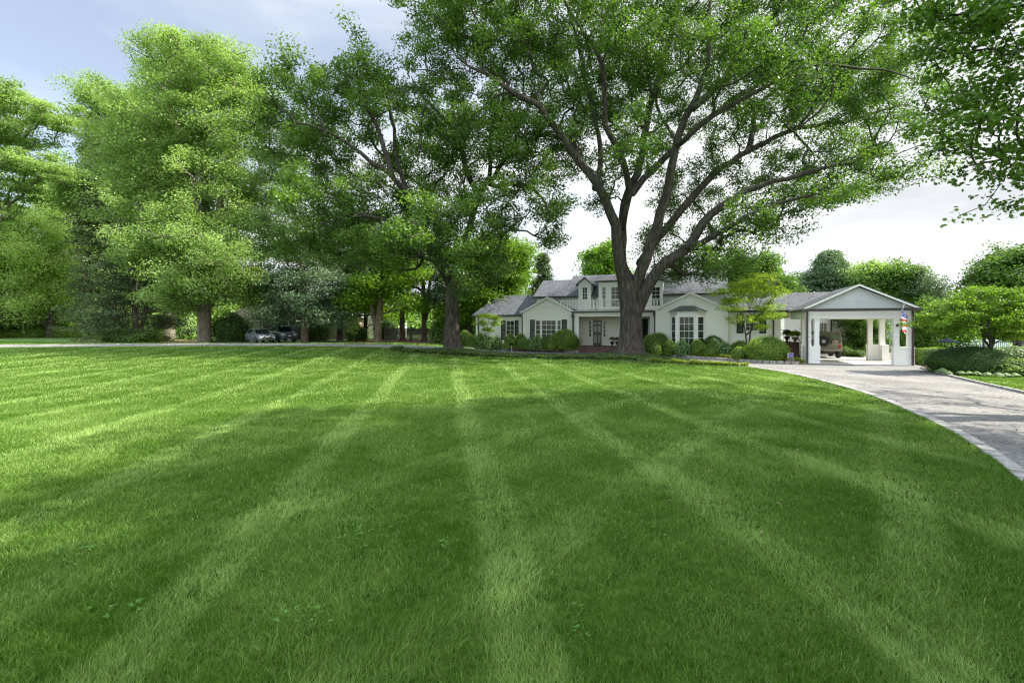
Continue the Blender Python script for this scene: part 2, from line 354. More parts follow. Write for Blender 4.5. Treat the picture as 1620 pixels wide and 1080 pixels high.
def foliage(name, cl, per, cr, size, matl, rg, flat=.55, aspect=.6, up=.8, shape='quad', tintw=.72, droop=0, mn=.4):
    n = len(cl); cnt = rg.poisson(per * rg.uniform(mn, 1.6, n)); idx = np.repeat(np.arange(n), cnt); m = len(idx)
    scl = rg.uniform(.7, 1.35, n)[idx] * cr
    d = rg.normal(size=(m, 3)); d = unit(d) * rg.uniform(0, 1, (m, 1))**.5
    o = d * scl[:, None] * np.array([1.15, 1.15, flat]); o[:, 2] -= droop * (o[:, 0]**2 + o[:, 1]**2) / cr
    c = cl[idx] + o
    nr = rg.normal(size=(m, 3)) * .75 + np.array([0, 0, up]) + d * .45
    ct = rg.uniform(0, 1, n)[idx]; tint = np.clip(tintw * ct + (1 - tintw) * rg.uniform(0, 1, m), 0, 1)
    return leaves(name, c, nr, size, matl, tint, aspect, shape, rg)
def tree(name, label, base, limbs, clumps, leaf, bark, per=150, cr=.9, size=.2, seed=1, group=None, flat=.8, step=.8, sag=0, tip=.02,
         cat='tree', cut=0, aspect=.6, shape='quad', up=.8, crownname='crown', extra=None, droop=0, wpath=.22):
    rg = np.random.default_rng(seed + 100); b = np.array(base, float)
    pos, r, ch = grow(limbs, clumps, step=step, seed=seed, sag=sag, tip=tip, wpath=wpath)
    t = thing(name, label, cat, base, 0, group)
    put('trunk', tubes('trunk', pos - b, r, ch, M[bark], cut=cut), t)
    put(crownname, foliage(crownname, clumps - b, per, cr, size, M[leaf], rg, flat, aspect, up, shape, droop=droop), t)
    return t
def radii(a, b, n): return [a + (b - a) * (i / (n - 1))**1.25 for i in range(n)]
def px_limb(pts, D0, dD, r0, r1):
    n = len(pts); return ([P3(p[0], p[1], D0 + dD * i / (n - 1)) for i, p in enumerate(pts)], radii(r0, r1, n))
def px_blobs(lst, D, dep=6, rg=None):
    out = []
    for (px, py, rx, ry, *o) in lst:
        d = D + (o[0] if o else 0); c = P3(px, py, d); out.append((c[0], c[1], c[2], rx / F * d, (o[1] if len(o) > 1 else dep), ry / F * d))
    return out
# ---------------------------------------------------------------- ground, drive, lawn, beds
def sheet(name, poly, off, matl, cell=1.0, label=None, kind='structure', parent=None, zf=None):
    pts = [Vector(p) for p in poly]; P = np.array(poly)
    x0, y0 = P.min(0); x1, y1 = P.max(0)
    gx, gy = np.meshgrid(np.arange(x0, x1, cell) + .31 * cell, np.arange(y0, y1, cell) + .37 * cell); q = np.stack([gx.ravel(), gy.ravel()], 1)
    q = q[inside(q, P)]
    # keep grid points off the outline
    allp = pts + [Vector(p) for p in q]
    n = len(pts); ed = [(i, (i+1) % n) for i in range(n)]
    v, e, f, *_ = geometry.delaunay_2d_cdt(allp, ed, [], 1, 1e-4)
    V = [(p.x, p.y, float(gz(p.x, p.y)) + off + (zf(p.x, p.y) if zf else 0)) for p in v]
    me = bpy.data.meshes.new(name); me.from_pydata(V, [], [tuple(t) for t in f])
    bm = bmesh.new(); bm.from_mesh(me)
    for fc in bm.faces:
        fc.normal_update()
        if fc.normal.z < 0: fc.normal_flip()
    bm.to_mesh(me); bm.free(); me.materials.append(matl)
    me.polygons.foreach_set('use_smooth', [True] * len(me.polygons))
    o = put(name, me, parent); o['kind'] = kind
    if label: o['label'] = label
    return o
def inside(q, P):
    x, y = q[:, 0], q[:, 1]; r = np.zeros(len(q), bool); j = len(P) - 1
    for i in range(len(P)):
        xi, yi = P[i]; xj, yj = P[j]
        c = ((yi > y) != (yj > y)) & (x < (xj - xi) * (y - yi) / (yj - yi + 1e-12) + xi); r ^= c; j = i
    return r
def smooth_line(pts, m=6):
    out = []; P = [np.array(p, float) for p in pts]
    for i in range(len(P) - 1):
        p0, p1, p2, p3 = P[max(i-1, 0)], P[i], P[i+1], P[min(i+2, len(P)-1)]
        for q in range(m):
            t = q / m; out.append(tuple(.5*((2*p1)+(-p0+p2)*t+(2*p0-5*p1+4*p2-p3)*t*t+(-p0+3*p1-3*p2+p3)*t**3)))
    out.append(tuple(P[-1])); return out
# far ground: radial grid reaching the horizon
gr = MB(); rr = [0, 3, 6, 9, 12, 15, 18, 21, 24, 27, 30, 33, 36, 39, 42, 46, 50, 56, 64, 75, 95, 130, 200, 400, 1200]; NA = 96
vs = []; fs = []
for r_ in rr[1:]:
    for k in range(NA):
        a = 2 * math.pi * k / NA; x, y = r_ * math.sin(a), r_ * math.cos(a); vs.append((x, y, float(gz0(x, y)) - .07))
for i in range(len(rr) - 2):
    for k in range(NA): fs.append((i*NA+k, i*NA+(k+1) % NA, (i+1)*NA+(k+1) % NA, (i+1)*NA+k))
fs.append(tuple(range(NA))); gr.add(vs, fs)
go = gr.build('ground', M['ground'], smooth=True); go['kind'] = 'structure'
inner_r = [(3.0, -6), (3.6, 0), (5.2, 4.0), (7.4, 6.9), (9.0, 9.4), (9.95, 11.2), (11.0, 13.6), (12.2, 16.8), (13.1, 20.8), (13.6, 24.6), (13.4, 27.3)]
inner_i = [(13.4, 27.3), (12.3, 31.0), (10.7, 34.6), (8.2, 37.6), (4.5, 38.9), (1.0, 39.8), (-3.0, 40.2), (-9.2, 39.6)]
inner_l = [(-9.2, 39.6), (-16, 41.0), (-23.6, 41.7), (-32, 40.6), (-41.6, 39.0), (-60, 37.5), (-90, 36)]
outer = [(-90, 40), (-60, 42.5), (-46.7, 43.8), (-31.5, 46.5), (-18.2, 45.4), (-9.8, 44.6), (-3.0, 45.0), (0.6, 44.4), (4.7, 42.9), (7.8, 41.6), (10.3, 38.6), (12.5, 35.3), (14.2, 32.7), (15.9, 30.1), (17.7, 28.9)]
isl_front = [(13.4, 27.3), (10.9, 28.7), (7.3, 31.6), (1.8, 34.0), (-5.0, 33.6), (-8.6, 35.6), (-9.6, 38.2), (-9.2, 39.6)]
o_r = [(22.4, 26.4), (21.6, 24.8), (20.8, 23.4), (19.1, 19.9), (17.6, 16.5), (16.0, 13), (14.2, 9), (12.4, 5), (11, 0), (10.5, -6)]
IR, II, IL, OU, IF, OR = map(smooth_line, (inner_r, inner_i, inner_l, outer, isl_front, o_r))
drive_poly = IR + II[1:] + IL[1:] + OU + [(18.2, 30.6), (16.5, 35.5), (18, 41), (21, 46), (30, 46), (33, 40), (27.5, 32), (25.2, 27.6)] + OR
def dedupe(p):
    o = [p[0]]
    for a in p[1:]:
        if (a[0]-o[-1][0])**2 + (a[1]-o[-1][1])**2 > 1e-4: o.append(a)
    return o
sheet('driveway', dedupe(drive_poly), -.02, M['gravel'], 1.0)
lawn_poly = dedupe(IR + IF[1:] + IL[1:] + [(-90, -6)])
sheet('lawn', lawn_poly, 0.0, M['turf'], 1.0)
isl_poly = dedupe(IF + II[::-1][1:-1])
sheet('island_bed', isl_poly, .012, M['mulch'], .6)
# strip of grass, mulch and parking beyond the drive on the left
sheet('parking_pad', [(-34, 49.4), (-19.5, 50), (-19, 58), (-36, 58)], -.035, M['asphalt'], 1.5)
sheet('mulch_bed', dedupe(smooth_line([(-45, 50.2), (-38, 49.2), (-30, 49.0), (-20, 49.4), (-12, 49.8), (-8, 51), (-8, 54), (-9, 60), (-14, 60), (-18.5, 60), (-18.7, 52.5), (-19.8, 50.6), (-33, 50.4), (-36, 58), (-46, 60), (-50, 54), (-45.3, 50.4)], 3)), -.02, M['pineneedle'], 1.5)
house_bed = OU[60:] + [(17.9, 29.5), (16.6, 33.2), (15, 37), (9, 47), (0, 50), (-4, 50), (-5, 47), (-2.6, 45.8)]
house_bed = [p for p in OU if p[0] > .5] + [(17.6, 30.8), (16.4, 34.5), (14, 38), (12, 45), (0, 51), (-3.5, 51), (-4.4, 47.6), (-1, 46.8)]
OUa = np.array([p for p in OU if p[0] > -6])
def bedz(x, y): return float(np.clip(.02 + .26 * (np.min(np.hypot(OUa[:, 0] - x, OUa[:, 1] - y)) - .25), 0, .34))
sheet('house_bed', dedupe(house_bed), -.01, M['mulch'], .6, zf=bedz)
sheet('right_lawn', dedupe(smooth_line([(23.2, 25.6), (21.9, 24.0), (20.9, 22.9), (19.3, 19.9), (17.8, 16.5), (16.2, 13), (14.4, 9), (12.6, 5), (11.2, 0), (10.7, -6)], 4) + [(60, -6), (60, 25.6)]), 0, M['turf'], 1.5)
sheet('right_bed', dedupe([(22.9, 26.8), (21.9, 25.0), (21.2, 23.7), (23, 22.3), (26, 21.0), (30, 20.6), (40, 20.6), (40, 30), (26, 30)]), .012, M['mulch'], 1)
# paver kerbs: separate stones laid in rows
def kerb(name, line, wd, ln, h, matl, off=0.0, rows=1, gap=.012):
    b = MB(); P = np.array(dedupe(line)); seg = np.linalg.norm(np.diff(P, axis=0), axis=1); cum = np.concatenate([[0], np.cumsum(seg)])
    n = int(cum[-1] / ln); rg = np.random.default_rng(3)
    for i in range(n):
        s = (i + .5) * ln; x = np.interp(s, cum, P[:, 0]); y = np.interp(s, cum, P[:, 1])
        x2 = np.interp(s + .05, cum, P[:, 0]); y2 = np.interp(s + .05, cum, P[:, 1]); a = math.atan2(y2 - y, x2 - x)
        for rw in range(rows):
            ca, sa = math.cos(a + rg.normal() * .02), math.sin(a + rg.normal() * .02); ox = off + rw * wd
            zz = float(gz(x, y)) + rg.normal() * .005; hl = (ln - gap) / 2 * rg.uniform(.93, 1); hw = (wd - gap) / 2
            b0 = []
            for (u, v, z) in [(-hl,-hw,-.08),(hl,-hw,-.08),(hl,hw,-.08),(-hl,hw,-.08),(-hl*.94,-hw*.93,h),(hl*.94,-hw*.93,h),(hl*.94,hw*.93,h),(-hl*.94,hw*.93,h)]:
                v += ox; b0.append((x + u*ca - v*sa, y + u*sa + v*ca, zz + z))
            b.add(b0, [(4,5,6,7),(0,1,5,4),(1,2,6,5),(2,3,7,6),(3,0,4,7)])
    o = b.build(name, matl); o['kind'] = 'structure'; return o
kerb('kerb', IR[6:], .24, .21, .03, M['paver'], -.10, 1)
kerb('kerb', IL, .2, .3, .03, M['paver'], -.1, 1)
kerb('kerb', OU[:54], .2, .3, .03, M['paver'], .1, 1)
kerb('kerb', OR[:48], .14, .35, .06, M['paver'], .07, 1)
kerb('kerb', [p for p in OU if p[0] > 10.0], .22, .4, .16, M['stone'], .1, 1)
kerb('kerb', [p for p in OU if 0 < p[0] < 5.2], .2, .3, .07, M['brick'], .1, 1)

# ---------------------------------------------------------------- lawn grass
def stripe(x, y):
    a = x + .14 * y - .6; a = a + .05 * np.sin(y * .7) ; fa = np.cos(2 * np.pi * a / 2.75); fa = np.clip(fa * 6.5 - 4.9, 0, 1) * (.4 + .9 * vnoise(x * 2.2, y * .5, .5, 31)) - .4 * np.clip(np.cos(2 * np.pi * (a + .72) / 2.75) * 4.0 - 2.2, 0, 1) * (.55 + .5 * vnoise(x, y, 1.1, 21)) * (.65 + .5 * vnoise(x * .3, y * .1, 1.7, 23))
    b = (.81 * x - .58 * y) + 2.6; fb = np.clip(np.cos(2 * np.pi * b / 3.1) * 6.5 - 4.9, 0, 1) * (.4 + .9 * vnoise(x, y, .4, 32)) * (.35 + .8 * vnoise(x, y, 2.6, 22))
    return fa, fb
def vnoise(x, y, s, seed):
    rg = np.random.default_rng(seed); g = rg.uniform(0, 1, (128, 128)); u = x / s + 1000.3; v = y / s + 1000.7
    i = np.floor(u).astype(int); j = np.floor(v).astype(int); a = u - i; b = v - j; a = a*a*(3-2*a); b = b*b*(3-2*b); m = lambda p, q: g[p % 128, q % 128]
    return (m(i, j)*(1-a)+m(i+1, j)*a)*(1-b)+(m(i, j+1)*(1-a)+m(i+1, j+1)*a)*b
LP = np.array(lawn_poly)
def blades(y0, y1, dens, wid, hgt, seg, seed, poly=LP, xr=None):
    rg = np.random.default_rng(seed); xm0, xm1 = (-1.12 * y1 - 1.5, 1.12 * y1 + 1.5) if xr is None else xr
    n = int(dens * (y1 - y0) * (xm1 - xm0)); x = rg.uniform(xm0, xm1, n); y = rg.uniform(y0, y1, n)
    k = (np.abs(x) < 1.12 * y + 1.5) & inside(np.stack([x, y], 1), poly); x, y = x[k], y[k]
    if seg > 1:   # tufting: pull towards jittered cell centres
        m = len(x) // 9; par = rg.integers(0, m, len(x)); tuf = rg.uniform(size=len(x)) < .6
        x = np.where(tuf, x[par] + rg.normal(0, .014, len(x)), x); y = np.where(tuf, y[par] + rg.normal(0, .014, len(x)), y)
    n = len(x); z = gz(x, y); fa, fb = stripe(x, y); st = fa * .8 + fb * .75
    nz = vnoise(x, y, .9, 1) * .6 + vnoise(x, y, .22, 2) * .4; nb = vnoise(x, y, 4.5, 5)
    H = hgt * rg.uniform(.5, 1.35, n) * (.62 + .75 * nz); W = wid * rg.uniform(.6, 1.3, n)
    ang = rg.uniform(0, 2*np.pi, n); lean = rg.uniform(.1, 1.0, n)
    dx = np.cos(ang) * lean; dy = np.sin(ang) * lean
    sa = np.sign(fa) * np.clip(np.abs(fa), 0, .8); dy += .34 * sa; dx += -.08 * sa; dx += .3 * np.clip(fb, -.2, 1); dy += .25 * np.clip(fb, -.2, 1)
    wa = rg.uniform(0, np.pi, n); wx, wy = np.cos(wa) * W / 2, np.sin(wa) * W / 2
    B = np.stack([x, y, z - .005], 1); T = B + np.stack([dx * H, dy * H, H * .88], 1); Mid = B + np.stack([dx * H * .3, dy * H * .3, H * .52], 1)
    o = np.stack([wx, wy, 0 * wx], 1)
    tint = np.clip(.29 + .40 * st + .42 * (nz - .5) + .30 * (nb - .5) + rg.normal(0, .22, n), 0, 1)  # stripe term paints the sheen of leaning blades into their colour
    dead = rg.uniform(size=n) < .012; tint[dead] = 1.35
    if seg > 1:
        V = np.stack([B - o, B + o, Mid + o * .8, Mid - o * .8, T], 1); i = np.arange(n)[:, None] * 5
        tri = np.concatenate([i + np.array([0, 1, 2]), i + np.array([0, 2, 3]), i + np.array([3, 2, 4])], 1).reshape(-1, 3)
        return V.reshape(-1, 3), tri, np.repeat(tint, 3)
    V = np.stack([B - o, B + o, T], 1); tri = (np.arange(n)[:, None] * 3 + np.array([0, 1, 2]))
    return V.reshape(-1, 3), tri, tint
def join(lst):
    V = []; T = []; c = []; off = 0
    for v, t, k in lst: V.append(v); T.append(t + off); c.append(k); off += len(v)
    return np.concatenate(V), np.concatenate(T), np.concatenate(c)
QG = 1.0
v, t, c = join([blades(1.6, 3.8, 9500*QG, .0048, .068, 2, 11), blades(3.8, 5.6, 5600*QG, .006, .066, 2, 18), blades(5.6, 8.5, 3300*QG, .0075, .063, 2, 12), blades(8.5, 14, 1500*QG, .014, .065, 1, 13),
                blades(14, 24, 420*QG, .026, .065, 1, 14), blades(24, 44, 120*QG, .05, .06, 1, 15)])
lg = put('lawn_grass', np_mesh('lawn_grass', v, t.ravel(), 3, M['grass'], c))
props(lg, 'mown grass blades of the striped green lawn', None, None, 'stuff')
RP = np.array([(23.2, 25.6), (21.1, 22.9), (19.5, 19.9), (18.0, 16.5), (16.4, 13), (14.6, 9), (60, 9), (60, 25.6)])
v, t, c = blades(9, 25.6, 320, .03, .06, 1, 16, RP, (14, 45))
props(put('verge_grass', np_mesh('verge_grass', v, t.ravel(), 3, M['grass'], c)), 'short grass right of the gravel drive', None, None, 'stuff')
SP = np.array([(-60, 43.2), (-46.7, 44.2), (-31.5, 46.9), (-18.2, 45.8), (-9.8, 45.0), (-3.0, 45.4), (-4.4, 47.6), (-8, 50.6), (-20, 49.6), (-45, 51), (-70, 60), (-90, 60), (-90, 42)])
v, t, c = blades(42, 60, 60, .07, .07, 1, 17, SP, (-66, -3))
props(put('far_grass', np_mesh('far_grass', v, t.ravel(), 3, M['grass'], c)), 'grass strip beyond the drive at the left', None, None, 'stuff')
# clover weeds near the camera
rg = np.random.default_rng(5); C = []; Nn = []; Sz = []
for (px, py, k, sp) in [(575, 845, 26, .17), (120, 880, 24, .2), (480, 985, 14, .12), (210, 965, 9, .1), (400, 900, 8, .15), (700, 870, 8, .1), (910, 1000, 6, .1), (300, 800, 9, .2), (1030, 850, 6, .2)]:
    x, y = G(px, py)
    for i in range(k):
        a = rg.normal(0, sp, 2); q = rg.uniform(0, 6.28)
        for j in range(3):
            an = q + j * 2.09; C.append((x + a[0] + .012 * math.cos(an), y + a[1] + .012 * math.sin(an), .062 + rg.uniform(-.01, .012))); Nn.append((rg.normal() * .2, rg.normal() * .2, 1)); Sz.append(.03)
props(put('clover', leaves('clover', np.array(C), np.array(Nn), np.array(Sz), M['clover'], rg.uniform(.3, 1, len(C)), 1.0)), 'patches of clover growing in the near lawn', None, None, 'stuff')
# ivy on the island
q = rg.uniform((-10, 27), (14, 41), (90000, 2)); q = q[inside(q, np.array(isl_poly))]
hx = .03 + .07 * vnoise(q[:, 0], q[:, 1], .6, 9)
C = np.stack([q[:, 0], q[:, 1], gz(q[:, 0], q[:, 1]) + hx * rg.uniform(.2, 1.1, len(q))], 1)
props(put('ivy_ground_cover', leaves('ivy_ground_cover', C, rg.normal(size=C.shape) * .5 + (0, -.2, 1), .10, M['ivy'], rg.uniform(0, 1, len(C))**1.5, .8)),
      'dark ivy spreading over the island bed around the two big trunks', None, None, 'stuff')

# last year's leaves and twigs blown on the drive and the lawn edge
rg = np.random.default_rng(15); q = rg.uniform((2, 5), (22, 29), (3800, 2)); dm = np.min(np.hypot(q[:, :1] - np.array(IR)[None, :, 0], q[:, 1:] - np.array(IR)[None, :, 1]), axis=1)
q = q[(rg.uniform(size=len(q)) < np.exp(-dm / 1.1) * .5 + .03)]
props(put('fallen_leaves', leaves('fallen_leaves', np.stack([q[:, 0], q[:, 1], gz(q[:, 0], q[:, 1]) + rg.uniform(.012, .05, len(q))], 1), rg.normal(size=(len(q), 3)) * .35 + (0, 0, 1), .06, mat('dry_leaf', (.16, .11, .05), .8, (.3, .24, .12), 3), rg.uniform(0, 1, len(q)), .6, rg=rg)),
      'dry fallen leaves scattered along the paved drive edge', None, None, 'stuff')
# ---------------------------------------------------------------- house
OX, OY, TH = 18.35, 30.0, R(20); cT, sT = math.cos(TH), math.sin(TH)
def pu(px, v): k = (px - CX) / F; return (k * (OY + cT * v) - OX - sT * v) / (cT + sT * k)
def dep(u, v): return OY - sT * u + cT * v
def pz(px, py, v): return CH + (HY - py) / F * dep(pu(px, v), v)
def world(u, v): return (OX + cT * u + sT * v, OY - sT * u + cT * v)
house = thing('house', 'long white painted brick house with grey shingle roofs, gables, dormers and a balcony', 'house', (OX, OY, 0), -TH)
Hh = house
def window(parent, u0, u1, z0, z1, v, cols, rows, name='window', fr=.07, mun=.028, label=None, axis='u', arched=False, out=.06):
    """frame + glazing bars (white) and its pane; the wall plane is at v, outside is -v"""
    f = MB(); f.box(u0, u0+fr, v-out, v-.004, z0, z1).box(u1-fr, u1, v-out, v-.004, z0, z1)
    f.box(u0+fr, u1-fr, v-out, v-.004, z1-fr, z1).box(u0+fr, u1-fr, v-out, v-.004, z0, z0+fr).box(u0-.04, u1+.04, v-out-.05, v-.004, z0-.06, z0-.002)
    for c in range(1, cols):
        x = u0+fr+(u1-u0-2*fr)*c/cols; f.box(x-mun/2, x+mun/2, v-out+.012, v-.02, z0+fr, z1-fr)
    for r_ in range(1, rows):
        z = z0+fr+(z1-z0-2*fr)*r_/rows; h = mun/2 if r_*2 != rows else mun*.8; f.box(u0+fr, u1-fr, v-out+.009, v-.018, z-h, z+h)
    w_ = f.build(name, M['trim'], parent, label)
    MB().box(u0+fr, u1-fr, v-.016, v-.006, z0+fr, z1-fr).build('pane', M['glass'], w_); return w_
def shutter(parent, u0, u1, z0, z1, v):
    b = MB(); b.box(u0, u0+.05, v-.06, v-.01, z0, z1).box(u1-.05, u1, v-.06, v-.01, z0, z1)
    for z in (z0, (z0+z1)/2-.03, z1-.06): b.box(u0+.05, u1-.05, v-.058, v-.01, z, z+.06)
    k = int((z1-z0)/.07)
    for i in range(k): z = z0+.06+(z1-z0-.12)*i/k; b.box(u0+.05, u1-.05, v-.045, v-.015, z, z+.045)
    return b.build('shutter', M['shutter'], parent)
def slab(b, u0, u1, v0, z0, v1, z1, th=.14):      # roof plane running up from eave (v0,z0) to (v1,z1)
    return b.prism([(v0, z0), (v1, z1), (v1, z1-th), (v0, z0-th)], 'x', u0, u1)
def pipe(parent, u, v, z0, z1, head=False, name='downspout'):
    b = MB(); b.box(u-.05, u+.05, v-.09, v, z0, z1)
    if head: b.box(u-.11, u+.11, v-.16, v+.002, z1-.45, z1-.2).box(u-.14, u+.14, v-.18, v+.001, z1-.2, z1-.14)
    for z in (z0+.5, (z0+z1)/2): b.box(u-.075, u+.075, v-.097, v-.003, z, z+.04)
    return b.build(name, M['gutter'], parent)
def gablefront(parent, u0, u1, v0, v1, ze, zp, um, matl='brickpaint', z0=-.1):
    return MB().prism([(u0, z0), (u1, z0), (u1, ze), (um, zp), (u0, ze)], 'y', v0, v1).build('wall', M[matl], parent)
def gableroof(parent, u0, u1, v0, v1, ze, zp, um, ov=.14, th=.11):
    b = MB(); sl = (zp-ze)/(um-u0); sr = (zp-ze)/(u1-um)
    b.prism([(u0-ov, ze-ov*sl+.02), (um, zp+.02), (um, zp+.02+th), (u0-ov, ze-ov*sl+.02+th)], 'y', v0, v1)
    b.prism([(um, zp+.021), (u1+ov, ze-ov*sr+.021), (u1+ov, ze-ov*sr+.02+th), (um, zp+.02+th)], 'y', v0, v1)
    r_ = b.build('roof', M['shingle'], parent)
    t = MB()
    for (a, za, c, zc) in ((u0-ov, ze-ov*sl, um, zp), (um, zp, u1+ov, ze-ov*sr)):
        t.prism([(a, za-.03), (c, zc-.03), (c, zc+.035+th), (a, za+.035+th)], 'y', v0-.05, v0-.005)
    t.build('verge_board', M['trim'], r_); return r_
# --- upper main block
vM = 10.2
uA, uB = pu(849, vM), pu(1150, vM); zE = 5.15
zdk = 3.78
MB().box(uA, uB, vM, vM+7.0, -.1, zE-.15).build('wall', M['siding'], Hh, 'upper storey wall in white lap siding')
uS = pu(906, 13.7)
zr1, zr2 = pz(885, 443, 13.2), pz(1000, 433, 14.0)
b = MB(); slab(b, uA-.25, uS, vM-.35, zE, 13.3, zr1); b.prism([(13.3, zr1-.001), (17.5, zE), (17.5, zE-.14), (13.3, zr1-.141)], 'x', uA-.25, uS)
b.build('roof', M['shingle'], Hh)
b = MB(); slab(b, uS+.002, uB+.2, vM-.352, zE+.002, 14.0, zr2); b.prism([(14.0, zr2-.001), (18.0, zE), (18.0, zE-.14), (14.0, zr2-.141)], 'x', uS+.002, uB+.2)
b.build('roof', M['shingle'], Hh)
for (q0, q1, vr, zr) in ((uA, uA+.02, 13.3, zr1), (uB-.02, uB, 14.0, zr2)):
    MB().prism([(vM+.01, zE-.16), (vr, zr-.2), (17.1, zE-.16)], 'x', q0, q1).build('wall', M['siding'], Hh)
uD1a, uD1b = pu(917, vM), pu(936.5, vM); uD2a, uD2b = pu(948.5, vM), pu(1049, vM)
for a, c in ((uA-.3, uD1a-.05), (uD1b+.05, uD2a-.05), (uD2b+.05, uB+.2)): MB().box(a, c, vM-.47, vM-.353, zE-.17, zE-.03).build('gutter', M['gutter'], Hh)
MB().box(uB-.14, uB+.08, vM-.05, vM+.1, pz(1150, 481, vM), zE-.17).build('corner_board', M['trim'], Hh)
# dormer with gable
zd = pz(926, 449.5, vM); zp = pz(926, 441, vM); um = (uD1a+uD1b)/2
d1 = gablefront(Hh, uD1a, uD1b, vM-.5, vM+2.4, zd, zp, um, 'siding', zdk); d1.name = 'dormer'; d1['label'] = 'small gabled white dormer with a narrow tall window'
b = MB(); ov = .22; sl = (zp-zd)/(um-uD1a)
b.prism([(uD1a-ov, zd-ov*sl+.01), (um, zp+.01), (um, zp+.11), (uD1a-ov, zd-ov*sl+.11)], 'y', vM-.72, vM+3.2)
b.prism([(um, zp+.011), (uD1b+ov, zd-ov*sl+.011), (uD1b+ov, zd-ov*sl+.11), (um, zp+.11)], 'y', vM-.72, vM+3.2)
b.build('dormer_roof', M['shingle'], d1)
window(Hh, pu(922.5, vM), pu(931.8, vM), pz(927, 475, vM), pz(927, 454.5, vM), vM-.5, 2, 4)
# wide dormer
zt = pz(955, 447, vM)
d2 = MB().box(uD2a, uD2b, vM-.5, vM+2.4, zdk, zt).build('dormer', M['siding'], Hh, 'wide white dormer with several windows over the balcony')
b = MB(); b.prism([(vM-.75, zt), (vM-.75, zt+.12), (vM+2.9, zt+.75), (vM+2.9, zt+.6)], 'x', uD2a-.3, uD2b+.2); b.build('dormer_roof', M['gutter'], d2)
for a, c in ((953.5, 960.5), (967.5, 981.5), (986, 1000), (1005, 1019), (1031, 1045.5)):
    window(Hh, pu(a, vM), pu(c, vM), zdk + .25, pz((a+c)/2, 454, vM), vM-.5, 2, 5)
pipe(Hh, pu(941, vM), vM-.1, zdk, zE-.2, False)
# --- left wing
vL = 9.6; uL0, uL1 = pu(753, vL), pu(829, vL); zL = pz(800, 498, vL)
MB().box(uL0, uL1, vL, vL+6, -.1, zL-.1).build('wall', M['brickpaint'], Hh)
zLr = pz(825, 467, vL+3.2)
b = MB(); slab(b, uL0+1.1, uL1+2.6, vL-.3, zL, vL+3.2, zLr); b.prism([(vL+3.2, zLr-.001), (vL+6.4, zL), (vL+6.4, zL-.14), (vL+3.2, zLr-.141)], 'x', uL0+1.1, uL1+2.6)
# hipped left end
b.add([(uL0-.3, vL-.3, zL), (uL0+1.1, vL-.3, zL), (uL0+1.1, vL+3.2, zLr), (uL0+1.1, vL+6.4, zL), (uL0-.3, vL+6.4, zL), (uL0-.3, vL-.3, zL-.14), (uL0+1.1, vL-.3, zL-.14), (uL0-.3, vL+6.4, zL-.14), (uL0+1.1, vL+6.4, zL-.14)],
      [(0, 1, 2), (2, 3, 4), (0, 2, 4), (0, 5, 6, 1), (0, 4, 7, 5), (4, 3, 8, 7), (5, 7, 8, 6)])
b.build('roof', M['shingle'], Hh)
MB().box(uL0-.32, uL1, vL-.42, vL-.302, zL-.16, zL-.02).build('gutter', M['gutter'], Hh)
pipe(Hh, pu(757, vL), vL-.01, 0, zL-.16); pipe(Hh, pu(826.3, vL-.1), vL-.01, 0, zL-.16)
za, zb = pz(807, 537, vL), pz(807, 506.5, vL)
window(Hh, pu(800.5, vL), pu(814.5, vL), pz(807, 529, vL)-.1, zb, vL, 2, 3)
shutter(Hh, pu(793, vL), pu(799.8, vL), za, zb, vL); shutter(Hh, pu(814.8, vL), pu(820.2, vL), za+.4, zb, vL)
# --- left gable
vG = 8.0; g0, g1 = pu(827, vG), pu(907, vG); gm = (g0+g1)/2; zge = pz(867, 494, vG); zgp = pz(867, 472, vG)
gablefront(Hh, g0, g1, vG, vM, zge, zgp, gm); gableroof(Hh, g0, g1, vG-.18, vM+2.2, zge, zgp, gm)
def lunette(parent, px, py, wpx, v):
    um_ = pu(px, v); r_ = (pu(px+wpx/2, v)-pu(px-wpx/2, v))/2; z = pz(px, py, v)
    o = MB().prism([(um_+r_*1.12*math.cos(a), z-.04+r_*1.12*math.sin(a)*.95) for a in [math.pi*i/16 for i in range(17)]], 'y', v-.05, v-.004).build('gable_vent', M['trim'], parent)
    b = MB(); b.prism([(um_+r_*.92*math.cos(a), z+r_*.92*math.sin(a)*.95) for a in [math.pi*i/16 for i in range(17)]], 'y', v-.058, v-.051); b.box(um_-r_*1.2, um_+r_*1.2, v-.1, v-.004, z-.1, z-.042)
    b.build('louvre', M['siding'], o)
lunette(Hh, 867.5, 485.5, 16, vG)
zb, za = pz(867, 505.5, vG), pz(867, 537, vG)
window(Hh, pu(846.8, vG), pu(856, vG), za, zb, vG, 1, 4, fr=.09); window(Hh, pu(856.3, vG), pu(880.7, vG), za, zb, vG, 3, 4, fr=.09); window(Hh, pu(881, vG), pu(888.6, vG), za, zb, vG, 1, 4, fr=.09)
shutter(Hh, pu(839, vG), pu(845.8, vG), za, zb, vG); shutter(Hh, pu(889.2, vG), pu(896.8, vG), za, zb, vG)
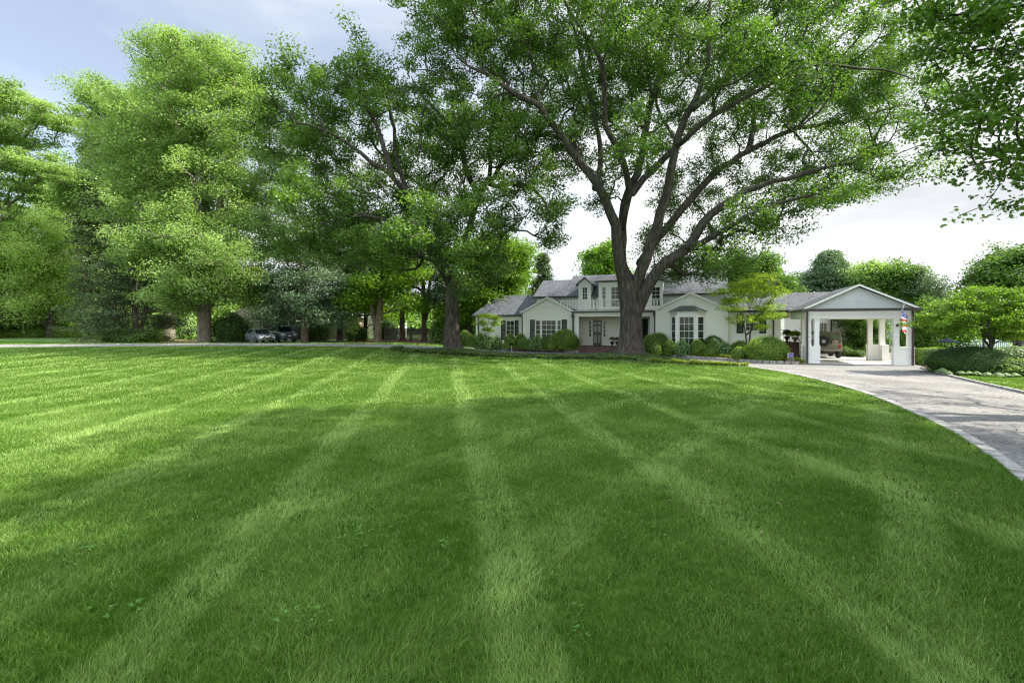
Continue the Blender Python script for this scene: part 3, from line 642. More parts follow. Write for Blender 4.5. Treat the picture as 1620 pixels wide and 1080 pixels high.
# --- right gable with bay window
vR = 5.0; q0, q1 = pu(1037, vR), pu(1151, vR); qm = (q0+q1)/2; zre = pz(1093, 489.5, vR); zrp = pz(1093, 465, vR)
gablefront(Hh, q0, q1, vR, vM, zre, zrp, qm); gableroof(Hh, q0, q1, vR-.18, vM, zre, zrp, qm)
lunette(Hh, 1088.5, 481, 21, vR)
bay0, bay1, bf = pu(1059.5, vR), pu(1118, vR), .75
c0, c1 = pu(1071, vR-bf), pu(1101.5, vR-bf); zs, zh = pz(1086, 547, vR-bf), pz(1086, 500, vR-bf); zbt = pz(1088, 492.5, vR-.3)
bay = MB(); o_ = [(bay0+.05, vR), (c0, vR-bf), (c1, vR-bf), (bay1-.1, vR)]
bay.prism(o_, 'z', -.05, zs); bay = bay.build('bay_window', M['trim'], Hh, 'white three-sided bay window with a dark hipped metal roof')
MB().prism(o_, 'z', zh, zbt).build('fascia', M['trim'], bay)
fm = MB()
for (x, y) in ((c0, vR-bf), (c1, vR-bf)): fm.box(x-.13, x+.13, y-.03, y+.16, zs-.001, zh+.001)
fm.box(bay0+.03, bay0+.22, vR-.12, vR-.005, zs-.002, zh+.002).box(bay1-.27, bay1-.08, vR-.12, vR-.005, zs-.002, zh+.002); fm.build('mullion_post', M['trim'], bay)
window(Hh, c0+.12, c1-.12, zs, zh, vR-bf+.06, 3, 4)
for (A_, B_) in ((o_[0], o_[1]), (o_[2], o_[3])):
    ln = math.hypot(B_[0]-A_[0], B_[1]-A_[1]); an = math.atan2(B_[1]-A_[1], B_[0]-A_[0])
    w_ = window(Hh, .12, ln-.12, zs, zh, 0.04, 1, 4); w_.location = (A_[0], A_[1], 0); w_.rotation_euler = (0, 0, an)
e0, e1 = pu(1057, vR-bf), pu(1119, vR-.2); zt2 = pz(1088, 484, vR)
MB().add([(bay0-.15, vR-.01, zbt), (c0-.22, vR-bf-.22, zbt), (c1+.22, vR-bf-.22, zbt), (bay1+.1, vR-.01, zbt), (bay0+.75, vR-.012, zt2), (bay1-.9, vR-.012, zt2), (bay0+.85, vR-.25, zt2-.02), (bay1-1.0, vR-.25, zt2-.02)],
         [(0, 1, 2, 3), (0, 4, 6, 1), (1, 6, 7, 2), (2, 7, 5, 3), (4, 5, 7, 6), (0, 3, 5, 4)]).build('bay_roof', M['copper'], bay)
MB().box(q1-.22, q1+.03, vR-.03, vR+.1, 0, zre-.15).build('corner_board', M['trim'], Hh)
# --- entrance porch between the gables
vP = 7.5; p0, p1 = g1-.05, pu(1036, vP); zb0, zb1 = pz(970, 500.5, vP), pz(970, 494.5, vP)
porch = thing("porch", None, None); porch.parent = house
MB().box(p0, p1, vP-.15, vM, .38, .52).box(p0, p1, vP-.1, vM-.01, -.1, .379).build('porch_floor', M['brick'], porch)
st = MB()
for i in range(3): st.box(pu(926, vP-1), pu(1000, vP-1), vP-.15-.38*(i+1), vP-.151-.38*i, -.1, .52-.14*(i+1))
st.build('step', M['brick'], porch)
MB().box(p0, p1+.1, vP, vP+.3, zb0, zb1).build('beam', M['trim'], porch)
MB().box(p0, p1, vP+.3, vM-.01, zb0+.12, zb0+.2).build('ceiling', M['porchwall'], porch)
for a, c in ((908.5, 915.5), (1028.5, 1035)): MB().box(pu(a, vP), pu(c, vP), vP+.02, vP+.32, .5, zb0).build('post', M['trim'], porch)
dk = MB().box(p0-.0, p1+.2, vP-.12, vM-.12, zb1+.001, zb1+.2).build('deck', M['trim'], porch)
MB().box(p0, p1+.05, vP-.3, vP-.121, zb1+.02, zb1+.15).build('gutter', M['gutter'], porch)
MB().box(p0+.02, p1-.02, vM-.06, vM-.005, .52, zb0+.12).build('panelled_wall', M['porchwall'], porch)
for a in (924, 931, 961, 972, 990, 1006): x = pu(a, vM-.1); MB().box(x-.04, x+.04, vM-.09, vM-.06, .52, zb0+.1).build('wall_moulding', M['porchwall'], porch)
def frontdoor(a, c, top, bot, vv):
    u0, u1 = pu(a, vv), pu(c, vv); z0, z1 = .54, pz(a, top, vv)
    f = MB(); f.box(u0, u1, vv-.02, vv+.03, z0, z1)
    for (x0, x1, y0, y1) in ((.0, .12, 0, 1), (.88, 1, 0, 1), (.44, .56, 0, 1), (0, 1, 0, .09), (0, 1, .94, 1), (0, 1, .42, .52), (0, 1, .78, .83)):
        f.box(u0+(u1-u0)*x0, u0+(u1-u0)*x1, vv-.05-(y0*.001)-x0*.001, vv-.021, z0+(z1-z0)*y0, z0+(z1-z0)*y1)
    d_ = f.build("door", M["door"], Hh)
    g_ = MB()
    for y0, y1 in ((.1, .41), (.53, .77), (.84, .93)):
        for x0, x1 in ((.13, .43), (.57, .87)): g_.box(u0+(u1-u0)*x0, u0+(u1-u0)*x1, vv-.03, vv-.022, z0+(z1-z0)*y0, z0+(z1-z0)*y1)
    g_.build('pane', M['curtain'], d_)
frontdoor(938.5, 951.8, 506.5, 546, vM-.1)
window(Hh, pu(931.5, vM), pu(936.8, vM), 1.25, pz(934, 507, vM), vM-.07, 1, 4); window(Hh, pu(954, vM), pu(959.3, vM), 1.25, pz(957, 507, vM), vM-.07, 1, 4)
MB().box(pu(1015.5, vM), pu(1025, vM), vM-.12, vM-.061, .52, pz(1020, 504, vM)).build('shutter', M['shutter'], porch)
# balustrade
vB = 8.05; ub0, ub1 = pu(886, vB), pu(1048, vB); zt_, zb_ = pz(960, 474.5, vB), zdk-.02
bal = MB().box(ub0, ub1, vB-.05, vB+.05, zt_-.06, zt_).box(ub0, ub1, vB-.03, vB+.03, zb_+.12, zb_+.17).build('balustrade', M['trim'], Hh)
posts = [pu(p, vB) for p in (888, 915.5, 939.5, 953, 982, 1010, 1046.5)]
pb = MB()
for x in posts: MB().box(x-.07, x+.07, vB-.07, vB+.07, zb_, zt_+.05).build('newel_post', M['trim'], bal)
bb = MB()
x = ub0+.1
lat = (posts[3], posts[4])
while x < ub1:
    if not (lat[0] < x < lat[1]): MB().box(x-.05, x+.05, vB-.03, vB+.03, zb_+.171, zt_-.061).build('baluster', M['trim'], bal)
    x += .27
lt = MB(); nn = 3
for i in range(nn):
    a = lat[0]+(lat[1]-lat[0])*i/nn; c = lat[0]+(lat[1]-lat[0])*(i+1)/nn
    lt.tube([(a, vB, zb_+.17), (c, vB, zt_-.06)], .018, 4).tube([(c, vB+.005, zb_+.17), (a, vB+.005, zt_-.06)], .018, 4)
    lt.tube([((a+c)/2, vB-.01, zb_+.17), (c, vB-.01, (zb_+zt_)/2), ((a+c)/2, vB-.01, zt_-.06), (a, vB-.01, (zb_+zt_)/2), ((a+c)/2, vB-.01, zb_+.17)], .014, 4)
lt.build('lattice_panel', M['trim'], bal)
pipe(porch, pu(906.5, vP-.1), vP-.12, 0, zb1, True); pipe(porch, pu(1035.6, vR+1)-.0, vR+1.2, 0, pz(1035, 492, vR+1), True)
# --- right wing and covered link to the carport
vW = 5.55; r0, r1 = pu(1150, vW), pu(1234, vW); r2 = pu(1274, vW); zW = pz(1200, 490.5, vW)
MB().box(r0, r1, vW, vW+6.4, -.1, zW-.1).build('wall', M['brickpaint'], Hh)
zWr = pz(1245, 463, vW+3.3)
b = MB(); slab(b, r0+.1, pu(1360, vW+3.3), vW-.3, zW, vW+3.3, zWr); b.prism([(vW+3.3, zWr-.001), (vW+6.6, zW), (vW+6.6, zW-.14), (vW+3.3, zWr-.141)], 'x', r0+.1, pu(1360, vW+3.3))
b.build('roof', M['shingle'], Hh)
MB().box(r0+.1, r2-.1, vW-.42, vW-.302, zW-.16, zW-.02).build('gutter', M['gutter'], Hh)
za, zb = pz(1190, 527, vW), pz(1190, 497, vW)
window(Hh, pu(1178.5, vW), pu(1200, vW), za+.15, zb, vW, 3, 4); shutter(Hh, pu(1165.5, vW), pu(1176, vW), za, zb, vW); shutter(Hh, pu(1201.3, vW), pu(1212, vW), za, zb, vW)
pipe(Hh, pu(1223.5, vW), vW-.01, 0, zW-.16, True)
MB().box(r1-.02, r2, vW+.05, vW+.35, pz(1250, 503, vW), zW-.15).build('link_beam', M['trim'], Hh)
for a, c in ((1229.5, 1235), (1268.5, 1274)):
    MB().box(pu(a, vW), pu(c, vW), vW+.02-(.04 if a < 1240 else 0), vW+.38, .1, pz(1250, 503, vW)).build('link_post', M['trim'], Hh)
MB().box(pu(1266.5, vW), pu(1275.5, vW), vW-.1, vW+.5, -.1, 1.05).build('pier', M['brickpaint'], Hh)
# chimney
cu = pu(1223, 9.5); ch = MB().box(cu-.3, cu+.3, 9.2, 9.8, zWr-1.0, pz(1223, 441, 9.5)).box(cu-.36, cu+.36, 9.14, 9.86, pz(1223, 441, 9.5), pz(1223, 439.3, 9.5)).build('chimney', M['gutter'], Hh)
# link stair: brick steps and landing with iron rail
ls = MB(); s0, s1 = pu(1246, vW), pu(1268, vW); zl = 1.05
for i in range(6): ls.box(s0, s1, vW+.1+.3*i, vW+.1+.3*(i+1)-.001, -.1, zl*(i+1)/6)
ls.box(s0-1.2, s1+.3, vW+1.9, vW+4.5, -.1, zl); ls.build('brick_stair', M['brick'], Hh)
rl = MB()
for i in range(9): x = s0-.9+(s1-s0+.9)*i/8; rl.tube([(x, vW+4.3, zl), (x, vW+4.3, zl+.95)], .014, 5)
rl.tube([(s0-.9, vW+4.3, zl+.95), (s1, vW+4.3, zl+.95)], .02, 5)
for i in range(4): rl.tube([(s1-.03, vW+.3+.5*i, .25+.28*i), (s1-.03, vW+.3+.5*i, 1.15+.28*i)], .015, 5)
rl.tube([(s1-.03, vW+.2, 1.1), (s1-.03, vW+1.9, 2.05)], .022, 5); rl.build('stair_rail', M['iron'], Hh)
# rear wing seen through the carport and the link
vK = 14.0; k0, k1 = pu(1241, vK), pu(1362, vK)
MB().box(k0, k1, vK, vK+5, -.1, 3.9).build('wall', M['siding'], Hh, 'rear wing wall in white lap siding')
MB().box(k0-.2, k1+.3, vK-.3, vK+5.3, 3.905, 4.1).build('roof', M['shingle'], Hh)
window(Hh, pu(1296, vK), pu(1309, vK), pz(1300, 527, vK), pz(1300, 510, vK), vK, 4, 3); pipe(Hh, pu(1315, vK), vK-.01, 0, 3.9)
window(Hh, pu(1281, vK), pu(1286, vK), .3, pz(1300, 505, vK), vK, 1, 1, fr=.03)
# ---------------------------------------------------------------- carport
cp = thing('carport', 'white open carport with a wide gable roof over paired square columns', 'carport', (OX, OY, 0), -TH)
CW, CD = 5.55, 4.7; ze = 3.36; zpk = pz(1356, 452.5, 0)
MB().prism([(-.05, ze-.02), (CW+.05, ze-.02), (CW/2, zpk-.06)], 'y', .05, .35).build('gable', M['gablegrey'], cp)
b = MB(); sl = (zpk-ze)/(CW/2)
for s_ in (0, 1):
    X = (lambda x: x) if not s_ else (lambda x: CW-x)
    b.prism([(X(-.25), ze-.25*sl), (X(CW/2), zpk), (X(CW/2), zpk+.1), (X(-.25), ze-.25*sl+.1)], 'y', -.12, CD+.3)
b.build('roof', M['shingle'], cp)
b = MB()
for s_ in (0, 1):
    X = (lambda x: x) if not s_ else (lambda x: CW-x)
    b.prism([(X(-.27), ze-.25*sl+.0), (X(CW/2), zpk-.0), (X(CW/2), zpk+.115), (X(-.27), ze-.25*sl+.115)], 'y', -.17, -.125)
b.build('verge_board', M['trim'], cp)
MB().box(-.3, CW+.3, -.3, -.18, ze-.15, ze+.02).box(CW+.18, CW+.31, -.179, CD+.2, ze-.122, ze-.002).box(-.31, -.18, -.179, CD+.2, ze-.122, ze-.002).build('gutter', M['gutter'], cp)
zbm = pz(1360, 503.5, 0)
MB().box(-.02, CW+.02, 0, .36, zbm, ze-.03).box(.0, CW, CD-.36, CD, zbm, ze-.03).box(0, .34, .361, CD-.361, zbm+.002, ze-.03).box(CW-.34, CW, .361, CD-.361, zbm+.002, ze-.03).build('beam', M['trim'], cp)
MB().box(.341, CW-.341, .361, CD-.361, ze-.12, ze-.06).build('ceiling', M['trim'], cp)
for (a, c) in ((0, 0), (1, 0), (1, 1)):
    x0 = 0 if not a else CW; sx_ = 1 if not a else -1; y0 = 0 if not c else CD; sy_ = 1 if not c else -1
    lx = .78 if not a else 1.02; b = MB().box(x0, x0+sx_*lx, y0, y0+sy_*.38, -.1, 1.0).box(x0, x0+sx_*.38, y0+sy_*.381, y0+sy_*.9, -.1, .999)
    b.box(x0-sx_*.02, x0+sx_*(lx+.02), y0-sy_*.02, y0+sy_*.4, 1.0, 1.06).box(x0-sx_*.02, x0+sx_*.4, y0+sy_*.401, y0+sy_*.92, 1.0, 1.059)
    b.build('pier', M['brickpaint'], cp)
    cs = MB()
    for (dx, dy) in ((.17, .19), (lx - .17, .19)):
        xx, yy = x0+sx_*dx, y0+sy_*dy; w0 = .14 if dx < .5 else .13
        MB().box(xx-w0, xx+w0, yy-w0, yy+w0, 1.06, zbm).box(xx-w0-.03, xx+w0+.03, yy-w0-.03, yy+w0+.03, zbm-.1, zbm-.002).box(xx-w0-.02, xx+w0+.02, yy-w0-.02, yy+w0+.02, 1.061, 1.14).build('column', M['trim'], cp)
pipe(cp, CW-.12, -.03, 0, ze-.12); pipe(cp, .06, -.03, 0, ze-.12)
sheetm = [world(-.6, -.3), world(CW+.3, -.3), world(CW+.3, CD+3), world(-.6, CD+3)]
sheet('carport_floor', sheetm, .0, mat('pale_concrete', (.42, .40, .36), .9, (.5, .48, .43), 2), 1)
# flag on the right-hand column
fx, fy = CW-.84, -.02
fl = thing('flag', 'American flag hanging from a white pole on the carport column', 'flag', world(fx, 0) + (0,), -TH)
MB().tube([(0, .05, 2.35), (.05, -.75, 3.5)], .018, 6).lathe([(.001, -.04), (.035, 0), (.001, .04)], (.05, -.76, 3.53), 8).build('flagpole', M['trim'], fl, smooth=True)
MB().box(-.05, .05, -.02, .06, 2.28, 2.42).build('bracket', M['iron'], fl)
cm = {'red': mat('flag_red', (.45, .02, .03), .8), 'white': mat('flag_white', (.75, .75, .73), .8), 'blue': mat('flag_blue', (.015, .03, .16), .8)}
# the cloth hangs from the upper pole in folds; stripes run down its length
me = bpy.data.meshes.new('cloth'); V = []; Fc = []; mi = []; nx, nz = 26, 30
for j in range(nz+1):
    for i in range(nx+1):
        s_, h = i/nx, j/nz; wv = math.sin(s_*9+h*1.5)*.07*(.4+h)
        V.append((.03+.02+wv*.5+.42*s_*(1-.3*h)-.1, -.72+s_*.36*(1-.4*h)+wv*.6, 3.42-.55*s_-1.25*h*(1-.08*s_)))
for j in range(nz):
    for i in range(nx):
        Fc.append((j*(nx+1)+i, j*(nx+1)+i+1, (j+1)*(nx+1)+i+1, (j+1)*(nx+1)+i)); k = 2 if (j + i * .35 < 13) else (0 if int((i/nx*.55 + j/nz*1.5) * 5.2) % 2 == 0 else 1)
        if k == 2 and i % 4 == 1 and j % 4 == 1: k = 1
        mi.append(k)
me.from_pydata(V, [], Fc)
for m_ in ('red', 'white', 'blue'): me.materials.append(cm[m_])
me.polygons.foreach_set('material_index', mi); put('cloth', me, fl)
# stone wall end and steps by the link
sw = MB(); rg = np.random.default_rng(8)
def stonewall(b, x0, y0, x1, y1, h, rows, th=.35):
    d = Vector((x1-x0, y1-y0, 0)); L_ = d.length; d.normalize(); nrm = Vector((-d.y, d.x, 0))
    for r_ in range(rows):
        s = 0
        while s < L_-.02:
            l_ = min(rg.uniform(.2, .45), L_-s); zz0 = -.1 if r_ == 0 else h*r_/rows; p = Vector((x0, y0, 0))+d*s; g = .012; t_ = th/2+rg.uniform(-.015, .015)
            c4 = [p+d*g-nrm*t_, p+d*(l_-g)-nrm*t_, p+d*(l_-g)+nrm*t_, p+d*g+nrm*t_]
            b.add([(q.x, q.y, zz0+g) for q in c4]+[(q.x, q.y, h*(r_+1)/rows) for q in c4], [(0,3,2,1),(4,5,6,7),(0,1,5,4),(1,2,6,5),(2,3,7,6),(3,0,4,7)]); s += l_
b = MB(); stonewall(b, 17.15, 29.6, 17.9, 30.9, .62, 4); stonewall(b, 17.9, 30.9, 16.9, 32.4, .62, 4)
props(b.build('stone_wall', M['stone']), 'low stacked stone wall end between the clipped shrub and the carport pier', 'wall')
b = MB(); x0, y0 = at(892, 42.6); x1, y1 = at(922, 42.6); stonewall(b, x0, y0, x1, y1, .38, 3); b2 = MB().box(x0-.05, x1+.05, y0-.24, y0+.24, .39, .45)
t = thing('entrance_wall', 'low stone wall with brick coping beside the round shrub and porch steps', 'wall', (0, 0, 0)); b.build('stone', M['stone'], t); b2.build('coping', M['brick'], t)

# ---------------------------------------------------------------- far buildings, walls, fences
nb = thing('neighbour_house', 'beige neighbouring house with flat carport behind the parked cars', 'house', (-31, 62, .6))
MB().box(-6, 8.5, 3, 10, -.6, 2.9).build('wall', mat('beige_wall', (.42, .36, .29), .8, (.5, .43, .35), 2), nb)
MB().prism([(-7, 2.9), (9.2, 2.9), (6, 5.0), (-4, 5.0)], 'y', 2.2, 10.5).build('roof', mat('tan_roof', (.32, .28, .24), .9, (.4, .35, .3), 5), nb)
MB().box(-3.4, 3.2, -1.5, 2.9, 2.35, 2.65).build('carport_roof', M['trim'], nb)
for x in (-3.1, -.6, 2.8): MB().box(x-.07, x+.07, -1.3, -1.15, -.6, 2.34).build('post', M['trim'], nb)
MB().box(-3, 2.6, 2.85, 2.99, -.5, 2.3).build('garage_door', M['door'], nb)
nb2 = thing('gabled_house', 'pale gabled house half hidden behind the pine and the dark twin trunk', 'house', (-23.5, 72, .6))
MB().prism([(-4.2, -.6), (5.8, -.6), (5.8, 3.4), (.8, 6.6), (-4.2, 3.4)], 'y', 0, 9).build('wall', M['siding'], nb2)
b = MB(); b.prism([(-4.7, 3.1), (.8, 6.62), (.8, 6.8), (-4.7, 3.3)], 'y', -.4, 9.4).prism([(.8, 6.621), (6.3, 3.1), (6.3, 3.3), (.8, 6.8)], 'y', -.4, 9.4); b.build('roof', M['shingle'], nb2)
window(nb2, -2.2, -.8, 1, 2.6, 0, 2, 4); window(nb2, 2.6, 4.0, 1, 2.6, 0, 2, 4)
pw = thing('garden_wall', 'weathered grey board wall standing behind the tree trunks', 'wall', (0, 0, 0))
gw = mat('grey_weathered_boards', (.09, .085, .075), .9, (.2, .185, .16), 3, .5, 20, stretch=(.4, .4, 3))
xs = [at(p, 58)[0] for p in (610, 634, 650, 672, 693, 712)]
b = MB()
for i in range(len(xs)-1):
    z0 = float(gz0(xs[i], 58)); k = 12
    for j in range(k): b.box(xs[i]+.13, xs[i+1]-.13+(.0), 58-.02*(j % 2), 58.05, z0-.1+1.6*j/k, z0-.1+1.6*(j+1)/k-.012)
b.build('board_panels', gw, pw)
for x in xs: z0 = float(gz0(x, 58)); MB().box(x-.12, x+.12, 57.9, 58.15, z0-.3, z0+1.62).build('post', gw, pw)
sr = thing('shed', 'small shed with a pale pitched roof behind the board wall', 'shed', (-8.2, 64, .4))
MB().prism([(-2.2, -.5), (2.2, -.5), (2.2, 1.5), (0, 2.5), (-2.2, 1.5)], 'y', 0, 3).build('wall', M['siding'], sr)
MB().prism([(-2.5, 1.42), (0, 2.52), (2.5, 1.42), (2.5, 1.55), (0, 2.66), (-2.5, 1.55)], 'y', -.3, 3.3).build('roof', M['trim'], sr)
ph = thing('pool_house', 'low outbuilding with a pale blue-grey roof beyond the right hedge', 'shed', at(1548, 46) + (0,))
MB().box(-2.2, 2.4, 0, 3.5, -.2, .45).build('wall', M['siding'], ph)
MB().prism([(-2.6, .3), (2.8, .3), (2.0, 1.0), (-.6, 1.0)], 'y', -.5, 3.8).build('roof', mat('pale_metal_roof', (.5, .55, .62), .4, (.56, .6, .66), 2), ph)
gb = thing('guest_house', 'white outbuilding with dark openings seen between the right carport columns', 'house', at(1418, 47) + (0,), -TH)
MB().box(-3.2, 3.6, 0, 5, -.2, 3.2).build('wall', M['siding'], gb)
MB().prism([(-3.6, 3.1), (4.0, 3.1), (.2, 5.0)], 'y', -.3, 5.3).build('roof', M['shingle'], gb)
for x in (-1.6, -.1, 1.6): window(gb, x, x+.8, .4, 2.0, 0, 2, 3)
pa = thing('patio_umbrella', 'folded-down navy patio umbrella beyond the clipped hedge', 'umbrella', at(1499, 40) + (0,))
MB().tube([(0, 0, 0), (0, 0, 1.4)], .025, 6).build('pole', M['iron'], pa)
MB().lathe([(.8, .95), (.78, 1.0), (.4, 1.14), (.05, 1.3), (.01, 1.36)], n=8).build('canopy', mat('navy_canvas', (.006, .01, .022), .95, spec=.1), pa)
fe = thing('iron_fence', 'black iron picket fence behind the shrubs at the right edge', 'fence', (0, 0, 0))
x0, x1 = at(1556, 33)[0], at(1700, 33)[0]; b = MB(); n = int((x1-x0)/.13)
for i in range(n): b.box(x0+i*.13-.009, x0+i*.13+.009, 32.99, 33.01, .1, 1.3)
b.box(x0, x1, 32.975, 33.025, 1.18, 1.22).box(x0, x1, 32.975, 33.025, .2, .24); b.build('picket_panel', M['iron'], fe)
for i in range(4): x = x0+i*2.1; MB().box(x-.04, x+.04, 32.95, 33.05, 0, 1.45).build('post', M['iron'], fe)
# ---------------------------------------------------------------- trees
def pxl(lst, s, ox, oy): return [(ox + a / s, oy + b / s) for a, b in lst]
# 1. the great oak in front of the house
D1 = 35.0; A = lambda l: pxl(l, 1.929, 820, 0)
base = gp(*T1); bz = base[2] - .25
oak = [([P3(994, 563, D1), P3(994.5, 552, D1), P3(996, 535, D1), P3(997, 505, D1), P3(995, 475, D1), P3(991, 450, D1), P3(986, 430, D1)], [1.5, 1.05, .84, .76, .78, .72, .45]),
    px_limb([(990, 470), (985, 440)] + A([(308, 790), (297, 690), (290, 650), (240, 560), (170, 470), (120, 390), (60, 320), (0, 285)]) + [(770, 120), (720, 90)], D1, -4, .44, .06),
    px_limb([(993, 460), (988, 430)] + A([(315, 760), (325, 620), (370, 500), (400, 330), (440, 190), (480, 60)]) + [(1080, -50), (1090, -110)], D1, 4, .40, .06),
    px_limb(A([(318, 690), (335, 590), (325, 500), (270, 380), (258, 200), (200, 100)]) + [(895, 0), (870, -70)], D1, -5, .26, .045),
    px_limb([(1000, 485), (1008, 450)] + A([(385, 790), (420, 690), (450, 600), (480, 440), (530, 330), (575, 200), (585, 0)]) + [(1125, -80)], D1, -4, .44, .06),
    px_limb(A([(372, 800), (400, 760), (500, 640), (600, 530), (700, 460), (850, 395), (1020, 365), (1130, 330)]) + [(1440, 165)], D1, 3, .32, .045),
    px_limb([(1000, 510)] + A([(385, 890), (430, 820), (520, 750), (590, 650), (700, 580), (820, 545), (930, 510)]), D1, -4, .48, .06),
    px_limb(A([(515, 757), (600, 720), (690, 660), (800, 620), (930, 588)]), D1 - 2, -5, .24, .045),
    px_limb(A([(345, 590), (370, 560), (500, 430), (620, 330), (760, 240), (900, 170), (1050, 60)]) + [(1400, -30)], D1, 6, .28, .045),
    px_limb(A([(500, 430), (550, 385), (700, 300), (850, 210), (1050, 205), (1200, 240)]), D1 - 3, -5, .17, .03),
    px_limb(A([(530, 330), (600, 270), (720, 130), (870, 20)]) + [(1310, -40)], D1 - 3, 5, .26, .04),
    px_limb(A([(240, 560), (255, 470), (225, 330), (180, 120)]) + [(900, 20)], D1, 3, .22, .04),
    px_limb(A([(704, 459), (716, 415), (735, 320), (800, 270), (870, 240)]), D1 + 2, 4, .26, .05)]
B1 = [(700, 60, 75, 65), (760, 20, 90, 60, -2), (800, 120, 80, 80), (850, 30, 110, 70, 2), (950, 50, 120, 80, -3), (905, 190, 60, 75), (1000, 170, 80, 80, 3), (1060, 50, 120, 80, -4), (940, 140, 80, 60, 5),
      (1160, 50, 120, 80, 4), (1150, 180, 100, 80, 2), (1270, 40, 120, 70, -2), (1280, 170, 100, 60, 2), (1370, 80, 85, 70), (1390, 190, 65, 65, -1), (1330, 262, 80, 38, -2), (1210, 290, 80, 45, 3), (1090, 300, 60, 50, 4),
      (1180, 355, 62, 30, -3), (1050, 380, 40, 35, 4), (1070, 425, 35, 25, 3), (1140, 405, 50, 28, -3), (955, 300, 24, 26, -2), (800, 200, 50, 40), (1405, 285, 38, 26, -3), (1260, 320, 60, 30, -4), (1420, 130, 50, 60, 0), (1330, 130, 90, 60, 6),
      (1210, 110, 100, 60, -6), (1020, 100, 90, 70, 6), (860, 100, 80, 70, 5), (905, 250, 30, 30, 3), (1000, 250, 40, 40, -3),
      (720, -60, 110, 60), (850, -90, 130, 70), (1000, -120, 150, 80), (1160, -120, 150, 80), (1310, -80, 130, 70)]
rg = np.random.default_rng(21); b1 = px_blobs(B1, D1, 5.8)
cl = blob_clumps(b1, 3300, rg, .15)
def thin_near(cl, limbs, dmin, keep=.25):
    P = []
    for pts, rd in limbs:
        for i in range(len(pts) - 1):
            if rd[i] < .12: continue
            for t in np.linspace(0, 1, 6): P.append(np.array(pts[i]) * (1 - t) + np.array(pts[i + 1]) * t)
    P = np.array(P); d = np.array([np.min(np.linalg.norm(P - c, axis=1)) for c in cl]); return cl[(d > dmin) | (rg.uniform(size=len(cl)) < keep)]
cl = thin_near(cl, oak, 1.5)
tree('oak_tree', 'huge spreading oak with many rising limbs on the ivy island in front of the house', base, [( [tuple(p) for p in a], r_) for a, r_ in oak], cl, 'oak', 'bark', per=130, cr=.74, size=.17, seed=3, wpath=.2)
# 2. the second oak further left
D2 = T2[1]; Bp = lambda l: pxl(l, 1.928, 400, 0); base = gp(*T2); bz = base[2] - .2
oak2 = [([(T2[0]+.1, D2, bz), (T2[0]+.1, D2, bz+.45), P3(715, 520, D2), P3(715, 490, D2), P3(716, 460, D2), P3(716, 440, D2)], [.95, .66, .55, .5, .5, .42]),
    px_limb([(712, 450)] + Bp([(575, 820), (530, 740), (480, 600), (430, 540), (330, 470), (230, 400), (130, 375)]), D2, -5, .30, .04),
    px_limb(Bp([(520, 740), (460, 690), (350, 655), (250, 670)]), D2 - 1.5, -3, .17, .035),
    px_limb(Bp([(430, 540), (390, 420), (330, 290), (300, 180)]), D2 - 3, 3, .2, .04),
    px_limb([(722, 450)] + Bp([(632, 830), (660, 700), (685, 610), (720, 540), (735, 370), (760, 330)]) + [(800, 110)], D2, 2, .32, .04),
    px_limb(Bp([(690, 610), (640, 480), (600, 380), (520, 300)]) + [(650, 120)], D2 + 1, 3, .24, .04),
    px_limb(Bp([(720, 560), (780, 480), (870, 465)]), D2 + 1, -3, .2, .05),
    px_limb(Bp([(740, 570), (820, 565), (880, 600)]) + [(872, 350)], D2 + 1, -4, .18, .04),
    px_limb(Bp([(480, 610), (440, 480), (420, 330), (400, 200)]), D2 - 1, 3, .2, .04)]
B2 = [(480, 190, 60, 55), (440, 230, 30, 60), (560, 160, 75, 44), (600, 122, 40, 22), (530, 260, 80, 55), (640, 200, 80, 80, 2), (700, 165, 50, 60, 3), (740, 230, 65, 65), (600, 330, 80, 45), (500, 330, 50, 40, -3), (690, 310, 60, 60, 2),
      (810, 250, 45, 50), (855, 230, 35, 45), (862, 310, 34, 38), (878, 360, 16, 20), (740, 390, 55, 50, -3), (690, 370, 55, 45, -4), (780, 345, 45, 35), (630, 400, 60, 26), (550, 390, 70, 26, 3), (450, 380, 50, 30, 2), (745, 445, 30, 22, -2), (790, 420, 25, 22)]
cl = thin_near(blob_clumps(px_blobs(B2, D2, 6.5), 1500, rg, .2), oak2, 1.2)
tree('oak_tree', 'dark broad shade tree with a straight furrowed trunk left of the house on the island', base, [([tuple(p) for p in a], r_) for a, r_ in oak2], cl, 'oak2', 'bark', per=135, cr=.75, size=.18, seed=5)
